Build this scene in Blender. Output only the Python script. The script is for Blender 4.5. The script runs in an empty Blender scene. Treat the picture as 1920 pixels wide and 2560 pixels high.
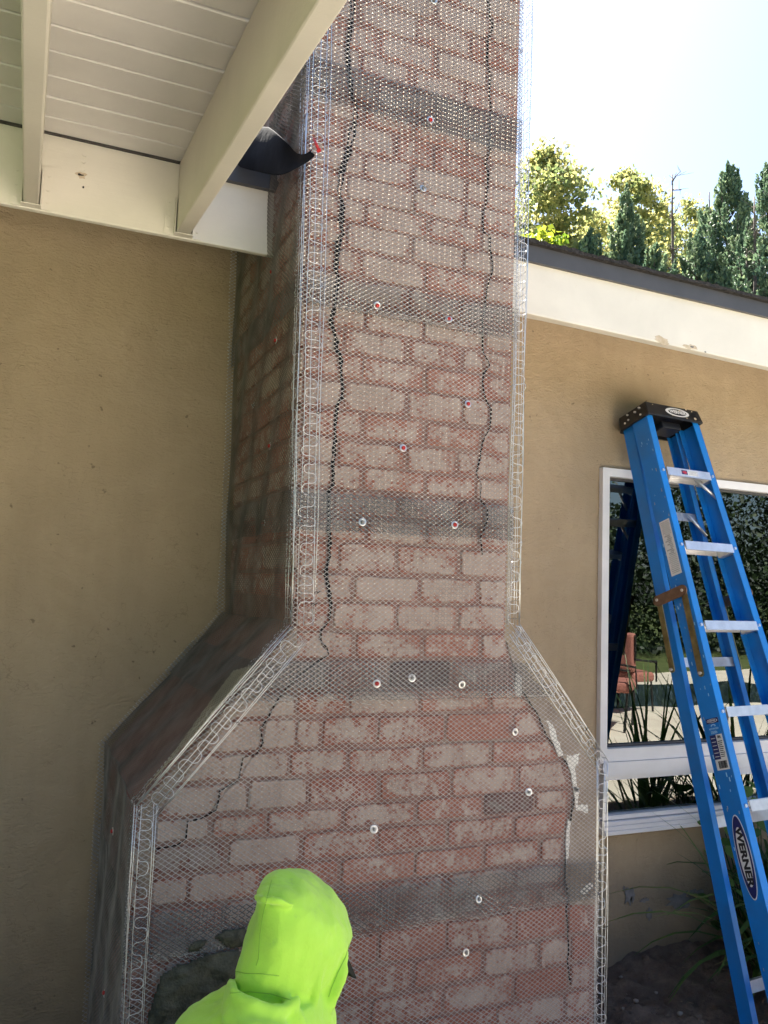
import bpy, bmesh, math, random
import numpy as np
from math import radians, sin, cos, tan, pi, sqrt, atan2
from mathutils import Vector, Matrix, noise as mnoise

S = bpy.context.scene
COL = S.collection
random.seed(7)
RNG = np.random.default_rng(7)

# ------------------------------------------------------------------ camera
FPX, CX, CY = 2050.0, 960.0, 1280.0          # focal length and centre for a 1920 x 2560 picture
CAM = np.array([0.0, 0.0, 1.46])
_y, _p, _r = radians(23.0), radians(5.2), radians(2.0)
FW = np.array([sin(_y)*cos(_p), cos(_y)*cos(_p), sin(_p)])
_rt = np.array([cos(_y), -sin(_y), 0.0]); _up = np.cross(_rt, FW)
RT = _rt*cos(_r) + _up*sin(_r); UP = np.cross(RT, FW)

cam = bpy.data.objects.new('camera', bpy.data.cameras.new('camera'))
COL.objects.link(cam)
cam.data.sensor_fit = 'VERTICAL'
cam.data.sensor_height = 36.0
cam.data.lens = 36.0*FPX/2560.0
cam.data.clip_start = 0.05
cam.data.clip_end = 1000.0
m = Matrix(((RT[0], UP[0], -FW[0], CAM[0]), (RT[1], UP[1], -FW[1], CAM[1]), (RT[2], UP[2], -FW[2], CAM[2]), (0, 0, 0, 1)))
cam.matrix_world = m
S.camera = cam
S.render.resolution_x = 768
S.render.resolution_y = 1024

# ------------------------------------------------------------------ light
SUN_EL, SUN_AZ = radians(58.0), radians(1.0)     # azimuth from +Y (behind the house) towards +X
w = bpy.data.worlds.new('World'); S.world = w; w.use_nodes = True
nt = w.node_tree
for n in list(nt.nodes): nt.nodes.remove(n)
sky = nt.nodes.new('ShaderNodeTexSky'); sky.sky_type = 'NISHITA'; sky.sun_disc = False
sky.sun_elevation = SUN_EL; sky.sun_rotation = SUN_AZ
sky.air_density = 1.0; sky.dust_density = 1.9; sky.ozone_density = 3.0
bg = nt.nodes.new('ShaderNodeBackground'); bg.inputs['Strength'].default_value = 0.05
out = nt.nodes.new('ShaderNodeOutputWorld')
nt.links.new(sky.outputs[0], bg.inputs[0]); nt.links.new(bg.outputs[0], out.inputs[0])
sun = bpy.data.objects.new('sun', bpy.data.lights.new('sun', 'SUN')); COL.objects.link(sun)
sun.data.energy = 5.0; sun.data.angle = radians(0.5); sun.data.color = (1.0, 0.95, 0.86)
sd = Vector((sin(SUN_AZ)*cos(SUN_EL), cos(SUN_AZ)*cos(SUN_EL), sin(SUN_EL)))
sun.rotation_euler = sd.to_track_quat('Z', 'Y').to_euler()
sun.location = (0, 8, 12)
S.view_settings.view_transform = 'Standard'
S.view_settings.look = 'None'
S.view_settings.exposure = 2.76
S.view_settings.gamma = 1.0
S.view_settings.use_curve_mapping = False

# ------------------------------------------------------------------ measuring helpers
def ray(x, y): return RT*(x-CX)/FPX - UP*(y-CY)/FPX + FW
def PY(x, y, Y):                 # the point at depth Y that was surveyed at this spot of the photograph
    d = ray(x, y); return CAM + d*(Y-CAM[1])/d[1]
def PXX(x, y, X):
    d = ray(x, y); return CAM + d*(X-CAM[0])/d[0]
def rnd(a, b): return random.uniform(a, b)

# ------------------------------------------------------------------ object helpers
def mesh_obj(name, verts, faces, mat=None, parent=None, smooth=False, loc=None):
    me = bpy.data.meshes.new(name)
    me.from_pydata([tuple(map(float, v)) for v in verts], [], [tuple(f) for f in faces])
    me.update()
    return link(name, me, mat, parent, smooth, loc)
def link(name, me, mat=None, parent=None, smooth=False, loc=None):
    o = bpy.data.objects.new(name, me); COL.objects.link(o)
    if mat is not None and len(me.materials) == 0: me.materials.append(mat)
    if smooth: me.polygons.foreach_set('use_smooth', [True]*len(me.polygons))
    if parent is not None: o.parent = parent
    if loc is not None: o.location = loc
    return o
def tag(o, label=None, cat=None, group=None, kind=None):
    if label: o['label'] = label
    if cat: o['category'] = cat
    if group: o['group'] = group
    if kind: o['kind'] = kind
    return o
def empty(name, loc=(0, 0, 0), label=None, cat=None, group=None):
    o = bpy.data.objects.new(name, None); COL.objects.link(o); o.location = loc
    o.empty_display_size = 0.1
    return tag(o, label, cat, group)

class MB:
    """collects shapes into one mesh"""
    def __init__(s): s.v = []; s.f = []
    def add(s, vs, fs):
        n = len(s.v); s.v += [tuple(map(float, v)) for v in vs]; s.f += [tuple(i+n for i in f) for f in fs]
    def box(s, a, b, M=None):
        x0, y0, z0 = a; x1, y1, z1 = b
        vs = [(x0,y0,z0),(x1,y0,z0),(x1,y1,z0),(x0,y1,z0),(x0,y0,z1),(x1,y0,z1),(x1,y1,z1),(x0,y1,z1)]
        if M is not None: vs = [tuple(M @ Vector(v)) for v in vs]
        s.add(vs, [(0,3,2,1),(4,5,6,7),(0,1,5,4),(1,2,6,5),(2,3,7,6),(3,0,4,7)])
    def hexa(s, P):   # eight corners, bottom ring then top ring
        s.add(P, [(0,3,2,1),(4,5,6,7),(0,1,5,4),(1,2,6,5),(2,3,7,6),(3,0,4,7)])
    def prism(s, ring, off):
        n = len(ring); off = np.array(off, float)
        vs = [np.array(p, float) for p in ring] + [np.array(p, float)+off for p in ring]
        s.add(vs, [tuple(range(n))[::-1], tuple(range(n, 2*n))] + [(i, (i+1) % n, n+(i+1) % n, n+i) for i in range(n)])
    def tube(s, pts, r, n=6, caps=True, taper=None):
        pts = [np.array(p, float) for p in pts]; rings = []
        t0 = pts[1]-pts[0]; ref = np.array([0, 0, 1.0]) if abs(t0[2]) < .9*np.linalg.norm(t0) else np.array([1.0, 0, 0])
        for i, p in enumerate(pts):
            t = pts[min(i+1, len(pts)-1)] - pts[max(i-1, 0)]; t = t/(np.linalg.norm(t)+1e-12)
            a = np.cross(t, ref); a /= (np.linalg.norm(a)+1e-12); b = np.cross(t, a); ref = np.cross(a, t)*1.0 if False else ref
            rr = r if taper is None else taper[i]
            rings.append([p + rr*(a*cos(2*pi*k/n)+b*sin(2*pi*k/n)) for k in range(n)])
        vs = [q for R_ in rings for q in R_]; fs = []
        for i in range(len(pts)-1):
            for k in range(n):
                fs.append((i*n+k, i*n+(k+1) % n, (i+1)*n+(k+1) % n, (i+1)*n+k))
        if caps: fs += [tuple(range(n))[::-1], tuple(range((len(pts)-1)*n, len(pts)*n))]
        s.add(vs, fs)
    def build(s, name, mat=None, parent=None, smooth=False, loc=None):
        return mesh_obj(name, s.v, s.f, mat, parent, smooth, loc)

def bevel(o, wd=0.003, seg=2, ang=30):
    md = o.modifiers.new('bevel', 'BEVEL'); md.width = wd; md.segments = seg; md.limit_method = 'ANGLE'; md.angle_limit = radians(ang)
    return o

# ------------------------------------------------------------------ materials
def new_mat(name):
    mt = bpy.data.materials.new(name); mt.use_nodes = True
    return mt, mt.node_tree.nodes, mt.node_tree.links, mt.node_tree.nodes['Principled BSDF']
def N(ns, t, **kw):
    n = ns.new(t)
    for k, v in kw.items():
        if k in n.inputs.keys() if hasattr(n.inputs, 'keys') else False: n.inputs[k].default_value = v
        else: setattr(n, k, v)
    return n
def noise_node(ns, ls, scale, detail=4, rough=.55, vec=None, dist=0.0):
    n = ns.new('ShaderNodeTexNoise'); n.inputs['Scale'].default_value = scale; n.inputs['Detail'].default_value = detail
    n.inputs['Roughness'].default_value = rough; n.inputs['Distortion'].default_value = dist
    if vec is not None: ls.new(vec, n.inputs['Vector'])
    return n
def ramp(ns, ls, src, stops):
    r = ns.new('ShaderNodeValToRGB'); ls.new(src, r.inputs[0])
    el = r.color_ramp.elements
    while len(el) < len(stops): el.new(0.5)
    for e, (p, c) in zip(el, stops):
        e.position = p; e.color = (c, c, c, 1) if isinstance(c, (int, float)) else (*c, 1)
    return r
def mixc(ns, ls, fac, a, b, mode='MIX'):
    n = ns.new('ShaderNodeMix'); n.data_type = 'RGBA'; n.blend_type = mode
    if isinstance(fac, (int, float)): n.inputs[0].default_value = fac
    else: ls.new(fac, n.inputs[0])
    for i, c in ((6, a), (7, b)):
        if isinstance(c, tuple): n.inputs[i].default_value = (*c, 1)
        else: ls.new(c, n.inputs[i])
    return n.outputs[2]
def mathn(ns, ls, op, a, b=None, clamp=False):
    n = ns.new('ShaderNodeMath'); n.operation = op; n.use_clamp = clamp
    for i, c in enumerate((a, b)):
        if c is None: continue
        if isinstance(c, (int, float)): n.inputs[i].default_value = c
        else: ls.new(c, n.inputs[i])
    return n.outputs[0]
def bump(ns, ls, b, h, strength=.5, dist=.002, prev=None):
    n = ns.new('ShaderNodeBump'); n.inputs['Strength'].default_value = strength; n.inputs['Distance'].default_value = dist
    ls.new(h, n.inputs['Height'])
    if prev is not None: ls.new(prev.outputs[0], n.inputs['Normal'])
    if b is not None: ls.new(n.outputs[0], b.inputs['Normal'])
    return n
def coords(ns, kind='Object'):
    return ns.new('ShaderNodeTexCoord').outputs[kind]
def geo_pos(ns): return ns.new('ShaderNodeNewGeometry').outputs['Position']

def simple(name, col, rough=.6, metal=0.0, var=.12, scale=12, bstr=.0, bdist=.001, bscale=80, spec=None):
    mt, ns, ls, b = new_mat(name)
    p = geo_pos(ns)
    n1 = noise_node(ns, ls, scale, 5, .6, p)
    c2 = tuple(max(0, c*(1-var*2)) for c in col); c1 = tuple(min(1, c*(1+var)) for c in col)
    r = ramp(ns, ls, n1.outputs[0], [(.3, c2), (.7, c1)])
    ls.new(r.outputs[0], b.inputs['Base Color'])
    b.inputs['Roughness'].default_value = rough; b.inputs['Metallic'].default_value = metal
    if spec is not None: b.inputs['Specular IOR Level'].default_value = spec
    if bstr:
        n2 = noise_node(ns, ls, bscale, 4, .6, p); bump(ns, ls, b, n2.outputs[0], bstr, bdist)
    return mt

def mat_stucco():
    mt, ns, ls, b = new_mat('stucco_paint'); p = geo_pos(ns)
    big = noise_node(ns, ls, 1.3, 4, .6, p)
    c = ramp(ns, ls, big.outputs[0], [(.3, (.375, .292, .192)), (.7, (.445, .352, .240))])
    mp = ns.new('ShaderNodeMapping'); mp.inputs['Scale'].default_value = (5, 5, 1.0); ls.new(p, mp.inputs[0])
    st = noise_node(ns, ls, 1.6, 5, .65, mp.outputs[0]); sr = ramp(ns, ls, st.outputs[0], [(.42, 0), (.75, .35)])
    c1 = mixc(ns, ls, sr.outputs[0], c.outputs[0], (.27, .215, .145))
    sp = noise_node(ns, ls, 38, 2, .5, p); spr = ramp(ns, ls, sp.outputs[0], [(.73, 0), (.78, .75)])
    c2 = mixc(ns, ls, spr.outputs[0], c1, (.16, .12, .08))
    wn = noise_node(ns, ls, 2.2, 3, .5, p, 1.5); sw = ramp(ns, ls, wn.outputs[0], [(.44, 0), (.5, .06), (.56, 0)]); c2 = mixc(ns, ls, sw.outputs[0], c2, (.62, .52, .38))
    vo = ns.new('ShaderNodeTexVoronoi'); vo.feature = 'DISTANCE_TO_EDGE'; vo.inputs['Scale'].default_value = 1.1
    wv = ns.new('ShaderNodeVectorMath'); wv.operation = 'ADD'; ls.new(p, wv.inputs[0]); nz = noise_node(ns, ls, 5, 4, .6, p); ls.new(nz.outputs[1], wv.inputs[1]); ls.new(wv.outputs[0], vo.inputs['Vector'])
    vr = ramp(ns, ls, vo.outputs['Distance'], [(.0, .45), (.0035, 0)]); c2 = mixc(ns, ls, vr.outputs[0], c2, (.20, .15, .10))
    # dirt splash close to the soil
    sx = ns.new('ShaderNodeSeparateXYZ'); ls.new(p, sx.inputs[0])
    h = mathn(ns, ls, 'ADD', sx.outputs[2], mathn(ns, ls, 'MULTIPLY', mathn(ns, ls, 'SUBTRACT', noise_node(ns, ls, 6, 4, .6, p).outputs[0], .5), .5))
    hr = ramp(ns, ls, h, [(.05, .7), (.42, 0)])
    c3 = mixc(ns, ls, hr.outputs[0], c2, (.19, .16, .12))
    ls.new(c3, b.inputs['Base Color']); b.inputs['Roughness'].default_value = .9
    b.inputs['Specular IOR Level'].default_value = .25
    mp2 = ns.new('ShaderNodeMapping'); mp2.inputs['Scale'].default_value = (1, 1, 2.2); mp2.inputs['Rotation'].default_value = (0, .35, 0); ls.new(p, mp2.inputs[0])
    n1 = noise_node(ns, ls, 55, 5, .62, mp2.outputs[0], .6); n2 = noise_node(ns, ls, 260, 3, .6, p); n3 = noise_node(ns, ls, 7, 3, .5, p)
    b1 = bump(ns, ls, None, n3.outputs[0], .6, .03)
    b2 = bump(ns, ls, None, n1.outputs[0], .8, .008, b1)
    bump(ns, ls, b, n2.outputs[0], .6, .0018, b2)
    return mt

def mat_brick():
    # obj.color: r = how much pale residue, g = tone, b = soot, a unused
    mt, ns, ls, b = new_mat('used_brick')
    oi = ns.new('ShaderNodeObjectInfo'); sc = ns.new('ShaderNodeSeparateColor'); ls.new(oi.outputs['Color'], sc.inputs[0])
    p = geo_pos(ns)
    g = coords(ns, 'Generated'); sg = ns.new('ShaderNodeSeparateXYZ'); ls.new(g, sg.inputs[0])
    ax = mathn(ns, ls, 'MULTIPLY', mathn(ns, ls, 'ABSOLUTE', mathn(ns, ls, 'SUBTRACT', sg.outputs[0], .5)), 2.0)
    az = mathn(ns, ls, 'MULTIPLY', mathn(ns, ls, 'ABSOLUTE', mathn(ns, ls, 'SUBTRACT', sg.outputs[2], .5)), 2.0)
    ax = mathn(ns, ls, 'POWER', ax, 8.0); az = mathn(ns, ls, 'POWER', az, 4.6)
    edge = mathn(ns, ls, 'SUBTRACT', 1.0, mathn(ns, ls, 'ADD', ax, az), True)
    n1 = noise_node(ns, ls, 22, 7, .72, p, .5); n2 = noise_node(ns, ls, 90, 4, .6, p); n3 = noise_node(ns, ls, 5, 3, .5, p)
    f = mathn(ns, ls, 'ADD', mathn(ns, ls, 'MULTIPLY', edge, .48), mathn(ns, ls, 'MULTIPLY', mathn(ns, ls, 'SUBTRACT', n1.outputs[0], .5), 2.3))
    f = mathn(ns, ls, 'ADD', f, mathn(ns, ls, 'MULTIPLY', mathn(ns, ls, 'SUBTRACT', n2.outputs[0], .5), 1.5))
    f = mathn(ns, ls, 'ADD', f, mathn(ns, ls, 'SUBTRACT', sc.outputs[0], .62))
    fr = ramp(ns, ls, f, [(.06, 0), (.40, 1)])
    red = ramp(ns, ls, n2.outputs[0], [(.3, (.26, .088, .062)), (.7, (.40, .16, .115))])
    pink = mixc(ns, ls, sc.outputs[1], red.outputs[0], (.47, .21, .15))
    red2 = mixc(ns, ls, .45, red.outputs[0], pink)
    pale = ramp(ns, ls, n1.outputs[0], [(.3, (.42, .345, .295)), (.7, (.60, .52, .46))])
    pale2 = mixc(ns, ls, mathn(ns, ls, 'MULTIPLY', n3.outputs[0], .35), pale.outputs[0], (.42, .25, .20))
    c = mixc(ns, ls, mathn(ns, ls, 'MULTIPLY', fr.outputs[0], .85), red2, pale2)
    c = mixc(ns, ls, mathn(ns, ls, 'MULTIPLY', sc.outputs[2], 1.0), c, (.05, .047, .055))
    ls.new(c, b.inputs['Base Color']); b.inputs['Roughness'].default_value = .88; b.inputs['Specular IOR Level'].default_value = .3
    b1 = bump(ns, ls, None, n1.outputs[0], .9, .007); bump(ns, ls, b, noise_node(ns, ls, 220, 3, .6, p).outputs[0], .5, .0012, b1)
    return mt

def mat_two(name, c1, c2, scale, rough=.9, lo=.35, hi=.65, bstr=.7, bdist=.004, bscale=60, detail=6, c3=None, s3=4, dist=.0):
    mt, ns, ls, b = new_mat(name); p = geo_pos(ns)
    n1 = noise_node(ns, ls, scale, detail, .65, p, dist); r = ramp(ns, ls, n1.outputs[0], [(lo, c1), (hi, c2)])
    c = r.outputs[0]
    if c3:
        n3 = noise_node(ns, ls, s3, 5, .6, p); r3 = ramp(ns, ls, n3.outputs[0], [(.5, 0), (.68, .8)]); c = mixc(ns, ls, r3.outputs[0], c, c3)
    ls.new(c, b.inputs['Base Color']); b.inputs['Roughness'].default_value = rough; b.inputs['Specular IOR Level'].default_value = .3
    nb = noise_node(ns, ls, bscale, 5, .65, p); bump(ns, ls, b, nb.outputs[0], bstr, bdist)
    return mt

M = {}
M['stucco'] = mat_stucco()
M['brick'] = mat_brick()
M['mortar'] = mat_two('smeared_mortar', (.23, .11, .09), (.36, .21, .175), 14, bstr=.8, bdist=.004, c3=(.30, .22, .18), s3=3.5)
M['parge_l'] = mat_two('tan_parging', (.27, .20, .15), (.40, .32, .26), 9, c3=(.33, .20, .15), s3=5, bdist=.006)
M['parge_r'] = mat_two('grey_parging', (.27, .20, .155), (.38, .31, .255), 9, bdist=.006)
M['wet_mortar'] = mat_two('wet_mortar', (.03, .032, .023), (.085, .088, .064), 26, rough=.75, bstr=1, bdist=.01, bscale=45)
M['crack'] = simple('crack_dark', (.012, .010, .012), .95)
M['white_fill'] = mat_two('white_filler', (.74, .72, .68), (.88, .87, .84), 30, bstr=.6)
def mat_paint(name, col, dirt, rough=.45):
    mt, ns, ls, b = new_mat(name); p = geo_pos(ns)
    n1 = noise_node(ns, ls, 3.5, 6, .6, p, .3); r = ramp(ns, ls, n1.outputs[0], [(.35, tuple(c*.9 for c in col)), (.65, col)])
    n2 = noise_node(ns, ls, 24, 5, .7, p); r2 = ramp(ns, ls, n2.outputs[0], [(.66, 0), (.80, .4)])
    c = mixc(ns, ls, r2.outputs[0], r.outputs[0], dirt)
    ls.new(c, b.inputs['Base Color']); b.inputs['Roughness'].default_value = rough
    mp = ns.new('ShaderNodeMapping'); mp.inputs['Scale'].default_value = (1, 14, 14); ls.new(p, mp.inputs[0])
    n3 = noise_node(ns, ls, 9, 4, .6, mp.outputs[0]); b1 = bump(ns, ls, None, n3.outputs[0], .25, .002)
    bump(ns, ls, b, noise_node(ns, ls, 55, 4, .6, p).outputs[0], .35, .0015, b1)
    return mt
M['cream'] = mat_paint('cream_paint', (.70, .665, .575), (.42, .38, .30))
M['fascia'] = mat_paint('fascia_paint', (.74, .71, .63), (.50, .44, .34))
M['soffit'] = mat_paint('soffit_paint', (.76, .74, .71), (.44, .40, .35), .6)
M['vinyl'] = simple('white_vinyl', (.78, .78, .80), .35, var=.04, scale=6)
M['drip'] = simple('grey_drip_edge', (.060, .062, .072), .45, var=.08)
M['shingle'] = simple('shingle_edge', (.03, .028, .028), .95, var=.3, scale=60, bstr=1, bdist=.01, bscale=70)
M['paper'] = simple('black_felt', (.010, .010, .012), .95, spec=.1, var=.3, scale=15, bstr=.5, bdist=.004, bscale=25)
M['galv'] = simple('galvanised_wire', (.78, .80, .82), .34, metal=.85, var=.06, scale=50)
M['lath'] = simple('galvanised_lath', (.42, .405, .40), .8, metal=.05, spec=.2, var=.15, scale=9)
M['knot'] = simple('lath_knot_metal', (.72, .71, .68), .30, metal=.8, var=.2, scale=40)
M['lath_lap'] = simple('lapped_lath', (.19, .195, .205), .75, metal=.05, var=.2, spec=.2)
M['lath_shaded'] = simple('shaded_lath', (.27, .255, .235), .9, metal=0, var=.2, spec=.1)  # same lath, darker: shade of the left faces put into the colour
M['tie'] = simple('dark_tie_wire', (.03, .03, .035), .6, var=.1)
M['washer'] = simple('zinc_washer', (.72, .72, .72), .28, metal=.8, var=.1, scale=60)
M['bolt'] = simple('steel_bolt', (.35, .34, .33), .4, metal=.8, var=.2, scale=60)
M['redplastic'] = simple('red_plastic', (.55, .035, .03), .4, var=.15, scale=60)
M['blue'] = simple('blue_fiberglass', (.004, .20, .64), .45, var=.06, scale=4, bstr=.1, bdist=.001, bscale=120)
def wear(mt, col, sc, lo):
    ns, ls = mt.node_tree.nodes, mt.node_tree.links; b = ns['Principled BSDF']; src = b.inputs['Base Color'].links[0].from_socket; p = geo_pos(ns)
    mp = ns.new('ShaderNodeMapping'); mp.inputs['Scale'].default_value = (1, 1, .35); ls.new(p, mp.inputs[0])
    n1 = noise_node(ns, ls, sc, 7, .75, mp.outputs[0], .4); r1 = ramp(ns, ls, n1.outputs[0], [(lo, 0), (lo+.05, .75)]); n2 = noise_node(ns, ls, 6, 3, .6, p); r2 = ramp(ns, ls, n2.outputs[0], [(.45, .0), (.65, .35)])
    c = mixc(ns, ls, r2.outputs[0], src, tuple(x*.75+.02 for x in (.03, .17, .42))) if col[2] > .6 else src
    c = mixc(ns, ls, r1.outputs[0], c, col); ls.new(c, b.inputs['Base Color'])
wear(M['blue'], (.45, .55, .68), 28, .70)
M['blackplastic'] = simple('black_plastic', (.012, .012, .014), .4, var=.2, scale=20)
wear(M['blackplastic'], (.45, .43, .40), 40, .72)
M['alu'] = simple('aluminium', (.74, .74, .76), .38, metal=.75, var=.07, scale=25)
M['gold'] = simple('zinc_chromate', (.30, .25, .12), .38, metal=.8, var=.25, scale=18)
M['rust'] = simple('brown_steel', (.24, .15, .10), .5, metal=.6, var=.2, scale=25)
M['label_w'] = simple('white_print', (.72, .72, .72), .45, var=.03)
M['label_g'] = simple('grey_print', (.42, .42, .42), .5, var=.2, scale=80)
M['label_navy'] = simple('navy_print', (.012, .02, .13), .4, var=.05)
M['label_black'] = simple('black_print', (.01, .01, .012), .45, var=.05)
M['label_red'] = simple('red_print', (.45, .03, .05), .45, var=.05)
M['label_sky'] = simple('pale_blue_print', (.35, .62, .85), .45, var=.05)
M['chip_grey'] = mat_two('bare_cement', (.16, .15, .145), (.26, .25, .24), 25, bdist=.003)
M['chip_wood'] = mat_two('worn_paint', (.44, .36, .25), (.62, .54, .42), 30, bdist=.002)

def mat_hivis():
    mt, ns, ls, b = new_mat('hi_vis_cloth'); p = geo_pos(ns)
    n1 = noise_node(ns, ls, 9, 4, .6, p); r = ramp(ns, ls, n1.outputs[0], [(.3, (.38, .70, .06)), (.7, (.46, .82, .08))])
    n2 = noise_node(ns, ls, 26, 6, .72, p); r2 = ramp(ns, ls, n2.outputs[0], [(.58, 0), (.74, .45)])
    c = mixc(ns, ls, r2.outputs[0], r.outputs[0], (.22, .48, .10))
    ls.new(c, b.inputs['Base Color']); b.inputs['Roughness'].default_value = .85
    b.inputs['Subsurface Weight'].default_value = .15; b.inputs['Subsurface Radius'].default_value = (.02, .03, .01); b.inputs['Subsurface Scale'].default_value = .3
    b.inputs['Sheen Weight'].default_value = .2
    b1 = bump(ns, ls, None, noise_node(ns, ls, 20, 4, .6, p, .8).outputs[0], .35, .006)
    mpw = ns.new('ShaderNodeMapping'); mpw.inputs['Scale'].default_value = (900, 900, 300); ls.new(p, mpw.inputs[0]); wvn = noise_node(ns, ls, 1.0, 2, .6, mpw.outputs[0])
    b2 = bump(ns, ls, None, noise_node(ns, ls, 60, 5, .65, p, 1.0).outputs[0], .4, .002, b1); bump(ns, ls, b, wvn.outputs[0], .5, .0008, b2)
    return mt
M['hivis'] = mat_hivis()
M['skin'] = simple('skin', (.42, .24, .16), .55, var=.06)
M['denim'] = simple('dark_denim', (.035, .045, .075), .9, var=.2, scale=30, bstr=.3)
M['leather'] = simple('brown_boot', (.10, .06, .035), .7, var=.2)
M['blackcloth'] = simple('black_cloth', (.014, .014, .016), .8, var=.2)

def mat_glass():
    mt, ns, ls, b = new_mat('window_glass')
    ns.remove(b); o = ns['Material Output']
    gl = ns.new('ShaderNodeBsdfGlossy'); gl.inputs['Roughness'].default_value = .0; gl.inputs['Color'].default_value = (.9, .95, .93, 1)
    tr = ns.new('ShaderNodeBsdfTransparent'); tr.inputs['Color'].default_value = (.34, .40, .40, 1)
    mx = ns.new('ShaderNodeMixShader'); fr = ns.new('ShaderNodeFresnel'); fr.inputs[0].default_value = 1.85
    p = geo_pos(ns); nn = noise_node(ns, ls, 1.4, 2, .5, p); bp = bump(ns, ls, None, nn.outputs[0], .12, .02)
    ls.new(bp.outputs[0], gl.inputs['Normal'])
    f = mathn(ns, ls, 'ADD', fr.outputs[0], .03, True)
    ls.new(f, mx.inputs[0]); ls.new(tr.outputs[0], mx.inputs[1]); ls.new(gl.outputs[0], mx.inputs[2]); ls.new(mx.outputs[0], o.inputs[0])
    return mt
M['glass'] = mat_glass()

def mat_leaf(name, cols, trans=.5, rough=.6):
    mt, ns, ls, b = new_mat(name); o = ns['Material Output']
    at = ns.new('ShaderNodeAttribute'); at.attribute_name = 'tone'
    r = ramp(ns, ls, at.outputs['Fac'], [(i/(len(cols)-1), c) for i, c in enumerate(cols)])
    ls.new(r.outputs[0], b.inputs['Base Color']); b.inputs['Roughness'].default_value = rough
    tl = ns.new('ShaderNodeBsdfTranslucent'); ls.new(r.outputs[0], tl.inputs['Color'])
    mx = ns.new('ShaderNodeMixShader'); mx.inputs[0].default_value = trans
    ls.new(b.outputs[0], mx.inputs[1]); ls.new(tl.outputs[0], mx.inputs[2]); ls.new(mx.outputs[0], o.inputs[0])
    return mt
M['leaf_yellow'] = mat_leaf('yellowing_leaves', [(.11, .15, .06), (.22, .25, .09), (.38, .36, .13), (.52, .47, .18)], .55)
M['leaf_lime'] = mat_leaf('lime_leaves', [(.10, .19, .02), (.24, .33, .03), (.42, .44, .04)], .5)
M['leaf_conifer'] = mat_leaf('conifer_needles', [(.06, .11, .07), (.13, .20, .115), (.25, .31, .17)], .4)
M['leaf_dark'] = mat_leaf('hedge_leaves', [(.006, .014, .006), (.014, .032, .010), (.04, .07, .02)], .1)
M['leaf_brown'] = mat_leaf('dead_twigs', [(.16, .11, .09), (.30, .22, .18)], .2)
M['leaf_strap'] = mat_leaf('strap_leaves', [(.025, .075, .015), (.07, .15, .03), (.16, .22, .05), (.30, .24, .13)], .3, .45)
M['leaf_round'] = mat_leaf('round_leaves', [(.03, .10, .02), (.08, .20, .035), (.16, .28, .06)], .35, .45)
M['bark'] = simple('bark', (.13, .10, .085), .9, var=.25, scale=10, bstr=.6, bdist=.02, bscale=12)

# ------------------------------------------------------------------ the setting
WY = 2.72            # face of the house wall
FY = 1.98            # face of the chimney bricks
def mat_dirt():
    mt, ns, ls, b = new_mat('soil'); p = geo_pos(ns)
    n1 = noise_node(ns, ls, 7, 8, .7, p); r = ramp(ns, ls, n1.outputs[0], [(.3, (.07, .048, .036)), (.52, (.17, .13, .10)), (.72, (.30, .24, .19))])
    ls.new(r.outputs[0], b.inputs['Base Color']); b.inputs['Roughness'].default_value = .95
    b1 = bump(ns, ls, None, noise_node(ns, ls, 30, 6, .7, p).outputs[0], 1, .02); bump(ns, ls, b, noise_node(ns, ls, 140, 4, .7, p).outputs[0], 1, .006, b1)
    return mt
M['soil'] = mat_dirt()
# fine soil bed along the wall
nx, ny = 420, 120; vs = []; fs = []
for j in range(ny+1):
    for i in range(nx+1):
        X = -2.5+8.5*i/nx; Y = 0.55+2.35*j/ny
        q = Vector((X*2.2, Y*2.2, 0)); z = .045*mnoise.fractal(q, 1.0, 2.0, 4) + .025*mnoise.noise(Vector((X*13, Y*13, 1)))+.016*mnoise.noise(Vector((X*31, Y*31, 4)))
        z += .05*max(0, (Y-2.1))/.6
        vs.append((X, Y, z-.02))
for j in range(ny):
    for i in range(nx):
        a = j*(nx+1)+i; fs.append((a, a+1, a+nx+2, a+nx+1))
tag(mesh_obj('soil_bed', vs, fs, M['soil'], smooth=True), kind='structure')
M['lawn'] = mat_two('far_ground', (.05, .075, .02), (.10, .12, .04), 3, bstr=.5, bdist=.02)
mesh_obj('ground', [(-150, -150, -.12), (150, -150, -.12), (150, 150, -.12), (-150, 150, -.12)], [(0, 1, 2, 3)], M['lawn'])['kind'] = 'structure'
# sunlit patio behind the viewer, seen in the window
M['paving'] = mat_two('pale_paving', (.52, .46, .38), (.64, .58, .49), 2.5, bstr=.3, bdist=.004)
mb = MB(); mb.box((-1.6, -7.5, -.115), (14, .6, .0)); tag(mb.build('patio', M['paving']), kind='structure')
M['water'] = simple('pool_water', (.03, .05, .055), .04, var=.1)
mb = MB(); mb.box((4.5, -5.6, .004), (11.5, -3.2, .008)); tag(mb.build('pool_water', M['water']), kind='structure')

# ------------------------------------------------------------------ house
house = empty('house', (3.0, WY, 0), 'tan stucco house with cream eave boards behind the brick chimney', 'house')
def hp(mb, name, mat, smooth=False):
    o = mb.build(name, mat, None, smooth); o.parent = house; o.matrix_parent_inverse = Matrix.Translation(house.location).inverted(); return o
def child(o, par):     # keep world coordinates under a parent that is not at the origin
    o.parent = par; o.matrix_parent_inverse = world_of(par).inverted(); return o
def world_of(o):
    mtx = Matrix.Translation(o.location) @ o.rotation_euler.to_matrix().to_4x4()
    if o.parent: mtx = world_of(o.parent) @ o.matrix_parent_inverse @ mtx
    return mtx

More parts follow.
